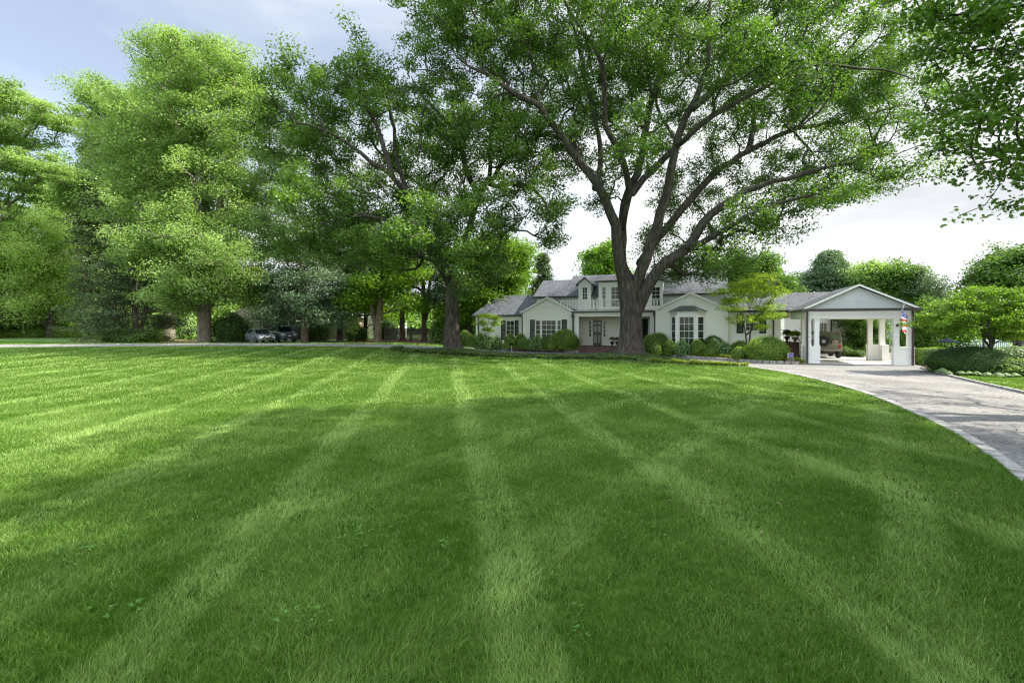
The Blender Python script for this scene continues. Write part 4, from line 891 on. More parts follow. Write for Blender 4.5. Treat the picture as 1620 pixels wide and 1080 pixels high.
# 3. maple overhanging from the right, trunk outside the frame
Dm = 11.0; mb = gp(21.0, 11.5)
ml = [([(mb[0], mb[1], -.2), (21, 11.4, 3), (20.6, 11.2, 6.5), (20.2, 11, 10)], [.55, .42, .36, .26]),
      ([(20.6, 11.2, 6), (18, 11, 7.6), (15, 10.8, 8.4), (11.6, 10.8, 8.3)], [.22, .16, .1, .04]), ([(20.7, 11.3, 5.4), (17.4, 12.2, 6.4), (14, 12, 6.7), (11.3, 11.6, 6.6)], [.2, .14, .08, .03]),
      ([(20.4, 11, 8), (17, 10, 10.5), (13, 10.4, 11.4), (10, 11, 10.8)], [.2, .14, .08, .03]), ([(20.7, 11.3, 5), (18, 8, 7.5), (15, 4.5, 9)], [.2, .12, .05]), ([(20.3, 11.1, 9), (19, 13.5, 12), (17, 15, 14)], [.2, .12, .05])]
bl = px_blobs([(1560, 70, 75, 50), (1500, 60, 35, 35), (1595, 130, 60, 50), (1525, 150, 45, 40), (1590, 210, 50, 40), (1520, 215, 38, 28), (1590, 285, 34, 24), (1550, 265, 25, 20), (1610, 30, 60, 50), (1490, 205, 14, 10), (1540, 10, 60, 40), (1600, 320, 20, 10), (1640, 240, 40, 50), (1480, 15, 40, 30), (1455, -30, 40, 30)], Dm, 1.0)
cl = blob_clumps(bl, 235, rg, .1); cl2 = blob_clumps([(18, 12, 11.5, 5, 4, 3), (22, 15, 11, 5, 5, 4)], 330, rg, .3)
cl = np.concatenate([cl, cl2])
tree('maple_tree', 'dark-leaved maple hanging its branches in from the upper right', mb, ml, cl, 'mapleleaf', 'bark', per=30, cr=.42, size=.105, seed=8, shape='maple', aspect=1, flat=.5, step=.5, tip=.010, up=.9, wpath=.3, droop=.15)
# off-frame shade tree whose shadow covers the near lawn
cl = blob_clumps([(12, 0, 13, 5, 5, 3), (17, 3, 14, 5, 5, 3), (22, 6, 14, 5, 5, 3), (14, 8, 14.5, 4.5, 4.5, 2.6), (20, 11, 15, 5, 4.5, 3), (10, -4, 12.5, 5, 4.5, 3), (25, 1, 13, 5, 5, 3), (18, -3, 13, 5, 5, 3)], 1500, rg, .2)
tree('maple_tree', 'tall maple standing outside the picture to the right of the near lawn', (19, 1.5, 0), [([(19, 1.5, -.2), (19, 1.5, 4), (18.5, 1.5, 8), (17, 1.8, 12.5)], [.6, .48, .38, .2])], cl, 'mapleleaf', 'bark', per=85, cr=1.0, size=.24, seed=9, step=1.2)

# background trees ------------------------------------------------------------
def generic(name, label, base, h, bl, n, leaf, bark, per, size, cr, seed, r0=.45, lean=(0, 0), fork=None, flat=.8, droop=0, group=None, tip=.03, cat='tree', htop=None, up=.8, sag=0, aspect=.6, extra=()):
    b = np.array(base); ht = htop or h * .8
    pts = [tuple(b + np.array([lean[0]*t*t*1.0 + (math.sin(t*5+seed)*.25*t), lean[1]*t*t, -.3 + ht*t])) for t in (0, .03, .12, .3, .5, .75, 1)]
    limbs = [(pts, [r0*1.45, r0*1.1, r0, r0*.85, r0*.65, r0*.35, .06])] + list(extra)
    if fork: limbs.append(([pts[2], tuple(np.array(pts[3]) + np.array([fork[0]*.4, fork[1]*.4, 0])), tuple(np.array(pts[5]) + np.array([fork[0], fork[1], 0]))], [r0*.7, r0*.6, .08]))
    cl = blob_clumps(bl, n, np.random.default_rng(seed), .25)
    return tree(name, label, tuple(base), limbs, cl, leaf, bark, per=per, cr=cr, size=size, seed=seed, step=1.3, tip=tip, cut=.02, flat=flat, droop=droop, group=group, cat=cat, up=up, sag=sag, aspect=aspect)
def g3(px, D): x, y = at(px, D); return (x, y, float(gz0(x, y)))
# big tulip tree on the left
generic('tulip_tree', 'tallest pale green tree at the left with a towering full crown', g3(324, 52), 33,
        px_blobs([(330, 110, 75, 50), (270, 110, 50, 45, 2), (380, 140, 45, 50), (310, 190, 90, 60), (380, 230, 50, 70), (260, 230, 70, 60), (330, 300, 85, 60), (230, 320, 60, 50), (400, 330, 30, 60), (300, 380, 80, 45, -2), (380, 410, 45, 45, -3), (250, 400, 50, 40), (330, 440, 60, 35, -2), (400, 460, 25, 30), (200, 260, 40, 50, 2), (300, 470, 40, 22)], 52, 5.2), 1500, 'tulip', 'barkl', 190, .22, 1.15, 31, r0=.6, tip=.035, extra=[([P3(325,480,52),P3(318,400,51),P3(312,330,50.5),P3(300,250,51)],[.5,.4,.3,.12]),([P3(324,470,52),P3(345,380,51),P3(352,300,51),P3(368,240,51)],[.4,.35,.25,.1])])
generic('tulip_tree', 'pale green tree with a stout trunk just left of and behind the tallest one', g3(268, 70), 34,
        px_blobs([(185, 165, 45, 30), (165, 200, 40, 35), (230, 190, 40, 60), (180, 260, 45, 50), (160, 330, 40, 40), (240, 300, 50, 60), (210, 400, 60, 60), (270, 440, 50, 40), (150, 300, 30, 30)], 70, 6), 850, 'tulip', 'barkl', 150, .28, 1.4, 32, r0=.75, tip=.04)
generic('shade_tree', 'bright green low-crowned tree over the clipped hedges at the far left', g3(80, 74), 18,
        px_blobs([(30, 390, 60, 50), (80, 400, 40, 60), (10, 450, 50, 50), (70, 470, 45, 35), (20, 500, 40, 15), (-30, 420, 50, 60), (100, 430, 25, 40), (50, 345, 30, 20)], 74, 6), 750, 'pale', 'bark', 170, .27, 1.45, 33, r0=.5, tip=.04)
generic('shade_tree', 'open layered tree rising against the sky at the left edge', g3(-30, 60), 28,
        px_blobs([(10, 150, 30, 22), (50, 175, 55, 18), (20, 215, 50, 18), (80, 190, 30, 14), (-20, 180, 40, 40), (40, 260, 60, 18), (90, 275, 30, 14), (10, 300, 35, 20), (-10, 340, 30, 30), (-40, 250, 50, 60)], 60, 4), 520, 'tulip', 'barkl', 120, .25, 1.1, 34, r0=.6, flat=.4)
generic('shade_tree', 'leafy tree filling the gap between the layered tree and the tallest tree', g3(115, 84), 22,
        px_blobs([(110, 330, 40, 35), (125, 400, 30, 60), (95, 310, 30, 20), (140, 290, 25, 35), (125, 470, 30, 40)], 84, 6), 380, 'tulip', 'barkl', 110, .42, 1.9, 35, r0=.5, tip=.04)
def conifer(name, label, base, h, rad, seed, leaf='spruce', n=520, per=95, size=.3, cr=.9, bare=.06, r0=.3, group=None, top=.1, bark='barkr', flat=.35, droop=.18, aspect=.3, irregular=.25):
    rg = np.random.default_rng(seed); t = rg.uniform(bare, 1, n)**.85; a = rg.uniform(0, 6.283, n)
    t = np.clip((np.round(t * 22) + rg.normal(0, .3, n)) / 22, 0, 1) if irregular < .3 else t
    rr_ = rad * ((1 - t)**.8 + top * .5) * np.sqrt(rg.uniform(.12, 1, n)) * (1 + irregular * np.sin(a * 3 + t * 9 + seed))
    b = np.array(base); cl = b + np.stack([rr_ * np.cos(a), rr_ * np.sin(a), t * h - .12 * rr_], 1)
    limbs = [([tuple(b + (0, 0, -.2)), tuple(b + (0, 0, h*.1)), tuple(b + (0, 0, h*.5)), tuple(b + (0, 0, h*.98))], [r0*1.3, r0, r0*.6, .04])]
    return tree(name, label, tuple(base), limbs, cl, leaf, bark, per=per, cr=cr, size=size, seed=seed, step=1.5, tip=.022, cut=.015, flat=flat, droop=droop, group=group, aspect=aspect, up=.6, crownname='crown', wpath=.9)
conifer('conifer_tree', 'dark hemlock rising between the pale trees at the left', g3(168, 64), 26, 5.0, 41, n=520, per=130, size=.34, cr=1.25)
conifer('conifer_tree', 'low dark conifer spreading its skirt on the grass left of the twin trunks', g3(215, 55), 14, 4.8, 42, n=420, per=120, size=.28, cr=1.0, bare=.0)
conifer('conifer_tree', 'narrow dark spruce behind the house roof', g3(858, 66), 12.2, 3.0, 43, n=260, per=80, size=.32, cr=.75)
conifer('conifer_tree', 'hazy blue-green pine behind the carport roof ridge', g3(1312, 74), 13.8, 6.3, 44, 'pine', n=420, per=110, size=.42, cr=1.3, irregular=.35)
# white pine and its neighbours in the middle distance
def pine(label, px, D, blobs, n, seed, r0=.4, lean=(0, 0), fork=None, htop=20, leaf='pine', per=120, cr=1.15, bark='barkr', size=.30):
    return generic('pine_tree', label, g3(px, D), htop, px_blobs(blobs, D, 3.6), n, leaf, bark, per, size, cr, seed, r0=r0, lean=lean, fork=fork, flat=.4, htop=htop, aspect=.3)
pine('blue-green white pine with low feathery boughs beside the parked cars', 483, 51.5, [(480, 480, 60, 25), (430, 500, 32, 18), (520, 500, 34, 20), (455, 445, 45, 25), (520, 450, 35, 30), (480, 400, 45, 25), (460, 350, 30, 30), (450, 300, 30, 35), (455, 240, 30, 40), (480, 200, 25, 20)], 520, 51, lean=(-2.2, 0), htop=21, r0=.38)
pine('dark pine with a forked trunk left of the pale forked trunk', 538, 58, [(560, 420, 50, 28), (510, 400, 40, 30), (590, 430, 35, 25), (540, 360, 45, 30), (500, 440, 25, 15), (570, 460, 30, 18)], 300, 52, fork=(2.2, 0), htop=20, leaf='spruce', r0=.34)
pine('tall dark twin-trunked pine between the board wall and the island tree', 671, 56, [(660, 400, 50, 30), (700, 430, 40, 26), (640, 440, 35, 20), (690, 470, 35, 16), (655, 475, 25, 12)], 260, 53, fork=(1.6, 0), htop=20, leaf='pine', r0=.28)
pine('slim dark pine trunk in front of the board wall', 637, 57, [(630, 420, 36, 24), (640, 380, 34, 24)], 130, 54, htop=17, leaf='spruce', r0=.3)
generic('shade_tree', 'pale-barked forked tree leaning right over the mulch', g3(598, 52), 20, px_blobs([(600, 450, 40, 20), (640, 430, 36, 26), (570, 470, 28, 14), (620, 395, 40, 24), (650, 480, 25, 14)], 52, 3.4), 240, 'acer', 'barkl', 90, .28, 1.1, 55, r0=.4, lean=(3.4, 0), fork=(-3.2, 0), htop=15)
generic('shade_tree', 'sunlit lime-green tree behind the forked trunks', g3(578, 66), 14, px_blobs([(575, 450, 28, 36), (555, 480, 20, 22), (600, 470, 26, 26), (620, 500, 20, 12)], 66, 4), 300, 'acer', 'bark', 100, .34, 1.2, 56, r0=.25)
generic('shade_tree', 'bright green leafy tree between the island tree and the left end of the house', g3(742, 54), 15, px_blobs([(790, 400, 40, 32), (755, 430, 40, 40), (800, 440, 36, 26), (740, 470, 30, 26), (775, 475, 36, 16), (825, 410, 18, 16), (720, 500, 22, 16)], 54, 4), 520, 'acer', 'bark', 120, .28, 1.25, 57, r0=.35)
generic('shade_tree', 'light green treetop showing above the middle of the roof', g3(952, 74), 14, px_blobs([(957, 415, 20, 16), (968, 440, 24, 18), (943, 405, 14, 9), (938, 428, 14, 12), (966, 396, 14, 8)], 74, 4), 200, 'acer', 'bark', 100, .38, 1.3, 58, r0=.3)
generic('magnolia_tree', 'dark glossy magnolia rising behind the right wing roof', g3(1205, 58), 12.5, px_blobs([(1205, 425, 24, 20), (1180, 440, 34, 20), (1222, 448, 22, 16), (1150, 430, 30, 26), (1240, 470, 20, 14)], 58, 3.5), 300, 'oak2', 'bark', 100, .3, 1.0, 59, r0=.3)
generic('shade_tree', 'grey-green tree left of the pine behind the carport', g3(1262, 80), 11, px_blobs([(1262, 455, 26, 14), (1275, 475, 30, 14)], 80, 4), 160, 'pine', 'bark', 100, .4, 1.5, 60, r0=.3)
generic('shade_tree', 'light green tree over the peak of the carport gable', g3(1378, 70), 12, px_blobs([(1375, 436, 26, 16), (1385, 465, 28, 18), (1365, 450, 20, 16)], 70, 4), 240, 'tulip', 'bark', 100, .36, 1.3, 61, r0=.3)
generic('shade_tree', 'rounded green tree right of the carport gable peak', g3(1428, 66), 12, px_blobs([(1425, 440, 28, 20), (1440, 475, 32, 24), (1415, 480, 20, 18), (1450, 510, 30, 22)], 66, 4), 300, 'oak2', 'bark', 110, .34, 1.2, 62, r0=.3)
generic('shade_tree', 'thin twiggy tree with bare grey tips beside the rounded tree', g3(1472, 62), 10.5, px_blobs([(1462, 452, 20, 22), (1472, 480, 20, 20), (1480, 500, 20, 20)], 62, 3), 330, 'pine', 'barkl', 22, .26, .8, 63, r0=.24, tip=.035)
generic('shade_tree', 'dark tree crown cut off by the right edge of the picture', g3(1612, 56), 14, px_blobs([(1600, 415, 34, 22), (1580, 440, 34, 18), (1630, 440, 50, 45), (1600, 480, 60, 34), (1550, 490, 36, 26)], 56, 4), 480, 'oak2', 'bark', 120, .3, 1.2, 64, r0=.4)
generic('holly_tree', 'tall dark holly seen through the open carport', g3(1362, 40), 5, px_blobs([(1362, 520, 30, 22), (1368, 545, 32, 18), (1385, 515, 18, 20), (1350, 500, 22, 12)], 40, 1.4), 300, 'oak2', 'bark', 95, .13, .42, 65, r0=.1, tip=.008, htop=4)
generic('holly_tree', 'dark clump of evergreen right of the carport behind the hedge', g3(1476, 44), 6, px_blobs([(1475, 510, 34, 28), (1505, 530, 26, 16), (1460, 540, 20, 16)], 44, 2), 300, 'oak2', 'bark', 95, .2, .8, 66, r0=.12, tip=.01, htop=4)
# small ornamental trees
def small(label, px, D, z0, stems, blobs, n, leaf, seed, size, cr, per, dep, name='dogwood_tree', flat=.5, r0=.07, droop=0):
    b = np.array(at(px, D) + (z0,)); limbs = []
    for i, (q, tr) in enumerate(stems):
        pts = [P3(p[0], p[1], D + q * j / 3) for j, p in enumerate(tr)]; limbs.append((pts, radii(r0, .015, len(pts))))
    cl = blob_clumps(px_blobs(blobs, D, dep), n, np.random.default_rng(seed), .1)
    return tree(name, label, tuple(b), limbs, cl, leaf, 'bark', per=per, cr=cr, size=size, seed=seed, step=.35, tip=.006, flat=flat, up=1.1, droop=droop)
small('lime-green dogwood with layered branches in front of the right wing', 1183, 33.5, 0, [(0, [(1183, 566), (1181, 540), (1176, 510), (1165, 480), (1150, 465)]), (.5, [(1183, 562), (1186, 540), (1190, 515), (1197, 490), (1210, 465)]), (-.5, [(1186, 530), (1196, 505), (1212, 485), (1228, 470)])],
      [(1185, 448, 34, 10), (1205, 437, 20, 8), (1150, 462, 26, 7), (1225, 462, 22, 8), (1170, 475, 30, 6), (1215, 485, 26, 8), (1190, 465, 36, 8, .6), (1205, 500, 18, 7), (1172, 505, 18, 7), (1225, 500, 14, 5), (1160, 488, 18, 4, -.5), (1205, 516, 12, 5), (1190, 450, 40, 14), (1160, 475, 20, 6)], 520, 'lime', 71, .085, .30, 52, 1.0)
small('young pale dogwood at the left corner of the house', 769, 43.5, .1, [(0, [(769, 549), (770, 530), (772, 512), (775, 500)]), (.3, [(769, 540), (765, 520), (760, 508)])],
      [(772, 500, 16, 5), (762, 512, 12, 5), (782, 512, 10, 5), (770, 522, 12, 4), (785, 503, 8, 4)], 90, 'lime', 72, .1, .32, 46, .8, r0=.04)
small('bright green spreading Japanese maple above the large clipped mound at the right', 1568, 23.5, 0, [(0, [(1568, 580), (1568, 553), (1562, 530), (1540, 505), (1510, 490), (1480, 492)]), (.5, [(1568, 553), (1575, 520), (1590, 495), (1605, 470)]), (-.8, [(1568, 550), (1562, 520), (1555, 490), (1550, 465)]), (1, [(1567, 553), (1560, 535), (1530, 512), (1490, 515)])],
      [(1560, 462, 36, 9), (1600, 470, 34, 14), (1520, 480, 34, 9), (1580, 488, 40, 10), (1500, 500, 38, 8), (1470, 512, 18, 7), (1540, 505, 40, 9), (1600, 505, 30, 12), (1500, 520, 26, 7), (1625, 490, 22, 26), (1620, 525, 24, 10), (1545, 520, 30, 5, .7), (1590, 530, 24, 6)], 560, 'acer', 73, .095, .30, 56, 1.3, name='japanese_maple', r0=.06)
small('slender sapling with a pale stem on the mulch before the board wall', 560, 50.5, .6, [(0, [(560, 541), (560, 532), (560, 525), (561, 518)])], [(560, 520, 9, 7)], 30, 'tulip', 74, .13, .3, 40, .5, name='sapling', r0=.03)

# distant wood: one mass closing the horizon behind everything
rg = np.random.default_rng(77); n = 2600; a = rg.uniform(-1.05, 1.05, n); d = rg.uniform(105, 135, n)
hgt = 6.5 + 4.5 * np.sin(a * 7 + 1) * .6 + 9 * np.clip(-a * 1.1 - .05, 0, .8)
cl = np.stack([np.sin(a) * d, np.cos(a) * d, rg.uniform(0, 1, n) * hgt * rg.uniform(.6, 1.15, n)], 1)
props(put('distant_wood', foliage('distant_wood', cl, 60, 3.2, .95, M['tulip'], rg, .7)), 'far-off green wood closing the view behind the garden', None, None, 'stuff')
# ---------------------------------------------------------------- shrubs, hedges, border plants
def shrub_mesh(name, leaf, n, size, seed, lump=.10, flatb=True, aspect=.7, open_=0.0, box=False):
    rg = np.random.default_rng(seed); d = unit(rg.normal(size=(n, 3)))
    if box: d2 = d / np.max(np.abs(d), axis=1, keepdims=True)**.75; rad = d2
    else: rad = d
    ph = rg.uniform(0, 6.28, 6)
    def lumps(d):
        s = np.zeros(len(d))
        for k in range(6): v = np.random.default_rng(seed * 10 + k).normal(size=3) * (3 + k * 1.6); s += np.sin(d @ v + ph[k]) / (1 + k * .35)
        return s
    rr_ = 1 + lump * lumps(d) * .6 + rg.normal(0, .034 + open_, n); rr_ *= 1 - (rg.uniform(0, 1, n) < .35) * rg.uniform(0, .12, n)
    c = rad * rr_[:, None]; c[:, 2] = np.where(c[:, 2] < -.55, -.55 + (c[:, 2] + .55) * .3, c[:, 2])
    tint = np.clip(.25 + rg.uniform(0, .75, n) * .8 + .12 * lumps(d), 0, 1)
    me = leaves(name, c, d + rg.normal(size=(n, 3)) * .6 + (0, 0, .25), size, M[leaf], tint, aspect, 'quad', rg)
    bm = bmesh.new(); bm.from_mesh(me); k0 = len(bm.faces)
    r_ = bmesh.ops.create_icosphere(bm, subdivisions=3, radius=1)
    for v in r_['verts']:
        q = np.array(v.co); q = q / np.linalg.norm(q)
        if box: q2 = q / np.max(np.abs(q))**.75
        else: q2 = q
        s = (1 + lump * lumps(q[None])[0] * .6) * (.92 - open_ * 1.5); z = q2[2] * s; v.co = (q2[0] * s, q2[1] * s, max(z, -.62))
    la = bm.faces.layers.float.get('tint')
    for f in list(bm.faces)[k0:]: f.material_index = 1; f.smooth = True
    bm.to_mesh(me); bm.free(); me.materials.append(M['core']); return me
SH = {'small': shrub_mesh('foliage', 'box', 3600, .085, 1), 'mid': shrub_mesh('foliage', 'box', 7000, .06, 2), 'big': shrub_mesh('foliage', 'box', 15000, .042, 3, .09),
      'dark': shrub_mesh('foliage', 'boxd', 7000, .06, 4, .09), 'mound': shrub_mesh('foliage', 'boxd', 30000, .032, 5, .1), 'hydr': shrub_mesh('foliage', 'hydr', 700, .26, 6, .1, aspect=.75, open_=.06),
      'hedge': shrub_mesh('foliage', 'lime', 9000, .06, 7, .03, box=True), 'hedged': shrub_mesh('foliage', 'box', 16000, .04, 8, .03, box=True), 'loose': shrub_mesh('foliage', 'tulip', 2600, .12, 9, .14, open_=.06), 'ldark': shrub_mesh('foliage', 'oak2', 5200, .085, 10, .16, open_=.05)}  # 'hedge' takes lime leaves so its colour carries the sunlight
def shrub(name, label, kind, px, D, wpx, top, bot, group=None, cat='shrub', depth=None):
    """px centre, width in px, top and bottom rows; base rests on the ground"""
    x, y = at(px, D); wd = wpx / F * D / 2 * (1.12 if kind in ('small', 'mid', 'hydr', 'dark', 'big') else 1); zt = CH + (HY - top) / F * D; z0 = max(float(gz0(x, y)), CH + (HY - bot) / F * D - .1 if D < 50 else 0); h = max(zt - z0, .1)
    rz = h / 1.55
    o = put(name, SH[kind]); o.location = (x, y, z0 + rz * .55); o.scale = (wd, depth or wd, rz); o.rotation_euler = (0, 0, 0 if 'hedge' in kind else random.uniform(0, 6.28) if (depth is None) else 0)
    return props(o, label, cat, group)
bx = 'boxwood_shrub'; gl, grr = 'clipped shrubs along the left part of the house', 'clipped shrubs along the right part of the house'
shrub(bx, 'round boxwood standing just right of the island tree trunk', 'mid', 736, 44.5, 21, 523.5, 543, gl)
shrub(bx, 'small boxwood in front of the round one by the island tree', 'mid', 744, 43.8, 13, 529, 544, gl)
shrub(bx, 'boxwood behind the pair of small balls left of the big window', 'mid', 807, 44.6, 16, 528, 546, gl)
shrub(bx, 'round boxwood under the left shutter of the big window', 'mid', 823.5, 43.8, 18, 528, 547, gl)
shrub(bx, 'little ball boxwood beside the small dark garden sign', 'small', 806, 42.8, 14, 535, 548, gl)
shrub(bx, 'little ball boxwood below the left end of the big window', 'small', 826, 42.8, 13, 536.5, 548.5, gl)
shrub(bx, 'upright oval boxwood under the middle of the big window', 'mid', 863, 42.8, 15, 532, 549, gl)
shrub(bx, 'little ball boxwood touching the widest shrub left of the porch', 'small', 873, 42.0, 12, 537, 549, gl)
shrub(bx, 'wide round boxwood at the left side of the entrance porch', 'big', 894.5, 42.8, 41, 522, 549, gl)
hy = 'hydrangea_shrub'
for px, D, wd, tp, lb in [(760, 44, 16, 526, 'leafy hydrangea at the left corner of the house'), (775, 43.6, 15, 531, 'leafy hydrangea below the young dogwood'), (787, 43.6, 13, 532, 'leafy hydrangea under the left shuttered window'),
                          (837, 42.9, 13, 536, 'low pale leafy plant between two boxwoods under the big window'), (849, 43, 16, 531, 'pale hydrangea left of the oval boxwood')]:
    shrub(hy, lb, 'hydr', px, D, wd, tp, 549, 'hydrangeas in the house bed')
shrub(bx, 'wide round boxwood right of the great oak trunk', 'big', 1038.5, 37.5, 38, 527, 556, grr)
shrub(bx, 'little ball boxwood in front of the wide one by the oak trunk', 'small', 1036.5, 35.8, 17, 543, 557, grr)
shrub(bx, 'round boxwood under the left pane of the bay window', 'mid', 1059.5, 36.2, 18.5, 538, 558, grr)
shrub(hy, 'hydrangea in front of the bay window', 'hydr', 1079.5, 35.3, 19, 539, 558, 'hydrangeas in the house bed')
shrub(bx, 'upright drum-shaped boxwood at the right side of the bay window', 'mid', 1103, 35, 20.5, 537.5, 559, grr)
shrub('dark_shrub', 'dark wide shrub against the wall right of the bay window', 'dark', 1126.5, 36.6, 36, 531, 552, grr)
shrub(bx, 'ball boxwood in front of the dark wide shrub', 'mid', 1125, 34.2, 20, 544, 560, grr)
shrub(hy, 'pale hydrangea at the corner of the right gable', 'hydr', 1146, 34.2, 22, 541.5, 561, 'hydrangeas in the house bed')
shrub(bx, 'boxwood mound half hidden at the foot of the dogwood', 'mid', 1171, 33.8, 27, 539, 560, grr)
shrub(bx, 'ball boxwood left of the largest shrub', 'mid', 1169.5, 31.9, 20, 549.5, 567, grr)
shrub(bx, 'largest clipped boxwood dome before the right wing', 'mound', 1214.5, 31.2, 63, 532, 568, grr)
SH['mound'].materials[0] = M['box']; SH['mdark'] = SH['mound'].copy(); SH['mdark'].materials[0] = M['boxd']
shrub('dark_shrub', 'huge dark clipped mound beside the drive right of the carport', 'mdark', 1533, 23.8, 108, 546, 599, depth=1.5)
shrub('hedge', 'square clipped hedge between the carport and the dark mound', 'hedged', 1476, 28.6, 46, 550, 578, cat='hedge', depth=.8)
shrub('leafy_shrub', 'loose light green shrub at the right edge behind the hostas', 'loose', 1605, 22.5, 56, 567, 600)
shrub('hedge', 'long dark hedge below the iron fence at the right edge', 'ldark', 1610, 31, 110, 549, 575, cat='hedge', depth=.7)
shrub('leafy_shrub', 'small green shrub on the floor behind the carport', 'ldark', 1356, 36.5, 20, 554, 568); shrub('leafy_shrub', 'dark shrub between the jeep and the holly', 'ldark', 1336, 37.5, 24, 549, 566)
for px, wd, lb in [(12, 46, 'clipped hedge at the left edge under the low-crowned tree'), (54, 29, 'square clipped hedge left of the far trunk'), (101, 25, 'clipped hedge just right of the far trunk'), (133, 29, 'clipped hedge nearest the low dark conifer'), (-32, 34, 'clipped hedge just outside the left edge')]:
    shrub('hedge', lb, 'hedge', px, 74, wd, 521, 534, 'clipped hedges at the far left', 'hedge', depth=1.1)
shrub('leafy_shrub', 'dark rounded shrub before the board wall', 'ldark', 564, 55.5, 32, 512, 540); shrub('leafy_shrub', 'bushy green shrub left of the parked cars', 'ldark', 366, 54, 54, 495, 537); shrub('leafy_shrub', 'lime shrub between the two stout trunks at the left', 'loose', 297, 66, 30, 500, 533)
shrub('leafy_shrub', 'spreading dark juniper on the grass at the foot of the conifers', 'ldark', 205, 52, 88, 522, 541, depth=2.0); shrub('leafy_shrub', 'green shrub behind the end of the board wall', 'loose', 700, 55, 40, 505, 540)
shrub('leafy_shrub', 'dark evergreen behind the board wall', 'ldark', 612, 61, 36, 505, 536); shrub('leafy_shrub', 'low dark bush behind the right parked car', 'ldark', 500, 57, 40, 508, 538)
shrub('leafy_shrub', 'dark understorey bush at the far left behind the hedges', 'loose', 165, 72, 60, 480, 534); shrub('leafy_shrub', 'green bush beside the small shed roof', 'loose', 735, 56, 40, 490, 540)
shrub('leafy_shrub', 'pale bush far left between hedges and trees', 'loose', 60, 88, 110, 505, 531)
# liriope and hostas
def tuft_mesh(name, leaf, n, seed, ln=.34):
    rg = np.random.default_rng(seed); a = rg.uniform(0, 6.28, n); sp = rg.uniform(.1, 1.0, n); V = []; T = []; 
    for i in range(n):
        d = np.array([math.cos(a[i]), math.sin(a[i]), 0]); w_ = np.array([-d[1], d[0], 0]) * .011; b0 = d * rg.uniform(0, .09); L_ = ln * rg.uniform(.7, 1.15)
        m = b0 + d * L_ * .35 * sp[i] + np.array([0, 0, L_ * .62]); t = b0 + d * L_ * .85 * sp[i] + np.array([0, 0, L_ * (.85 - .55 * sp[i])])
        k = len(V); V += [b0 - w_, b0 + w_, m + w_, m - w_, t]; T += [k, k+1, k+2, k, k+2, k+3, k+3, k+2, k+4]
    return np_mesh(name, np.array(V), np.array(T), 3, M[leaf], np.repeat(rg.uniform(.1, 1, n), 3))
TF = tuft_mesh('tuft', 'liri', 210, 1); TD = tuft_mesh('tuft', 'lirid', 210, 2)
def tufts(line, sp, mesh, label, group, sc_=1.0, jit=.06):
    P = np.array(dedupe(line)); cum = np.concatenate([[0], np.cumsum(np.linalg.norm(np.diff(P, axis=0), axis=1))]); s = sp * .5
    while s < cum[-1]:
        x = np.interp(s, cum, P[:, 0]) + rng.normal() * jit; y = np.interp(s, cum, P[:, 1]) + rng.normal() * jit
        o = put('liriope_tuft', mesh); o.location = (x, y, float(gz(x, y)) - .01 + (bedz(x, y) if 'house' in label or 'window' in label else 0)); q = sc_ * rng.uniform(.85, 1.2); o.scale = (q, q, q * rng.uniform(.85, 1.05)); o.rotation_euler = (0, 0, rng.uniform(0, 6.28))
        props(o, label, 'grass tuft', group); s += sp * rng.uniform(.85, 1.2)
def offs(line, d):
    P = np.array(dedupe(line)); t = unit(np.gradient(P, axis=0)); return [tuple(p + d * np.array([-q[1], q[0]])) for p, q in zip(P, t)]
ouR = [p for p in OU if p[0] > 10.2]
tufts(offs(ouR, .55), .42, TF, 'yellow-green grassy tuft in the row edging the right house bed', 'tufts edging the right house bed', 1.0)
ifr = [p for p in IF if p[0] > 8.2]; ifl = [p for p in IF if p[0] <= 8.2]
tufts(offs(ifr, -.28), .40, TF, 'yellow-green grassy tuft on the right-hand front edge of the island bed', 'tufts on the right front edge of the island', 1.0)
tufts(offs(ifr, -.75), .55, TF, 'yellow-green grassy tuft on the right-hand front edge of the island bed', 'tufts on the right front edge of the island', .9)
tufts(offs(ifl, -.30), .34, TD, 'green grassy tuft on the shaded left-hand front edge of the island bed', 'tufts on the left front edge of the island', .95)
tufts([p for p in offs(OU, .6) if .3 < p[0] < 5.0], .30, TF, 'yellow-green grassy tuft in the row below the big window', 'tufts edging the left house bed', 1.0)
tufts([(-4.6, 46.2), (-2.4, 46.4), (0.2, 46.0)], .32, TF, 'yellow-green grassy tuft in the short row at the left corner of the house', 'tufts at the left corner of the house', 1.0)
ho = []; rg = np.random.default_rng(4)
def hosta_mesh():
    n = 60; a = rg.uniform(0, 6.28, n); r_ = rg.uniform(.05, .22, n); c = np.stack([np.cos(a)*r_, np.sin(a)*r_, .2 - r_*.55 + rg.uniform(0, .05, n)], 1)
    nr = np.stack([np.cos(a)*.6, np.sin(a)*.6, np.ones(n)], 1); return leaves('hosta', c, nr, .17, M['whiteleaf'], rg.uniform(0, 1, n), .6, tdir=np.stack([np.cos(a), np.sin(a), -.4*np.ones(n)], 1))
M['whiteleaf'] = leafmat('variegated_hosta', (.10, .18, .06), (.34, .44, .22), .25, nsc=20)
HM = hosta_mesh()
for i, (px, py) in enumerate([(1499, 592), (1506, 594), (1528, 594.5), (1541, 595), (1553, 595.5), (1571, 597), (1588, 597.5), (1601, 598), (1615, 598)]):
    x, y = G(px, py); o = put('hosta_plant', HM); o.location = (x, y + .25, 0); o.rotation_euler = (0, 0, i * 1.3); s_ = 1.25 if i == 0 else .95; o.scale = (s_,) * 3
    props(o, 'pale variegated hosta at the foot of the dark clipped mound' if i else 'biggest pale hosta at the kerb corner below the dark mound', 'plant', 'hostas below the dark mound')

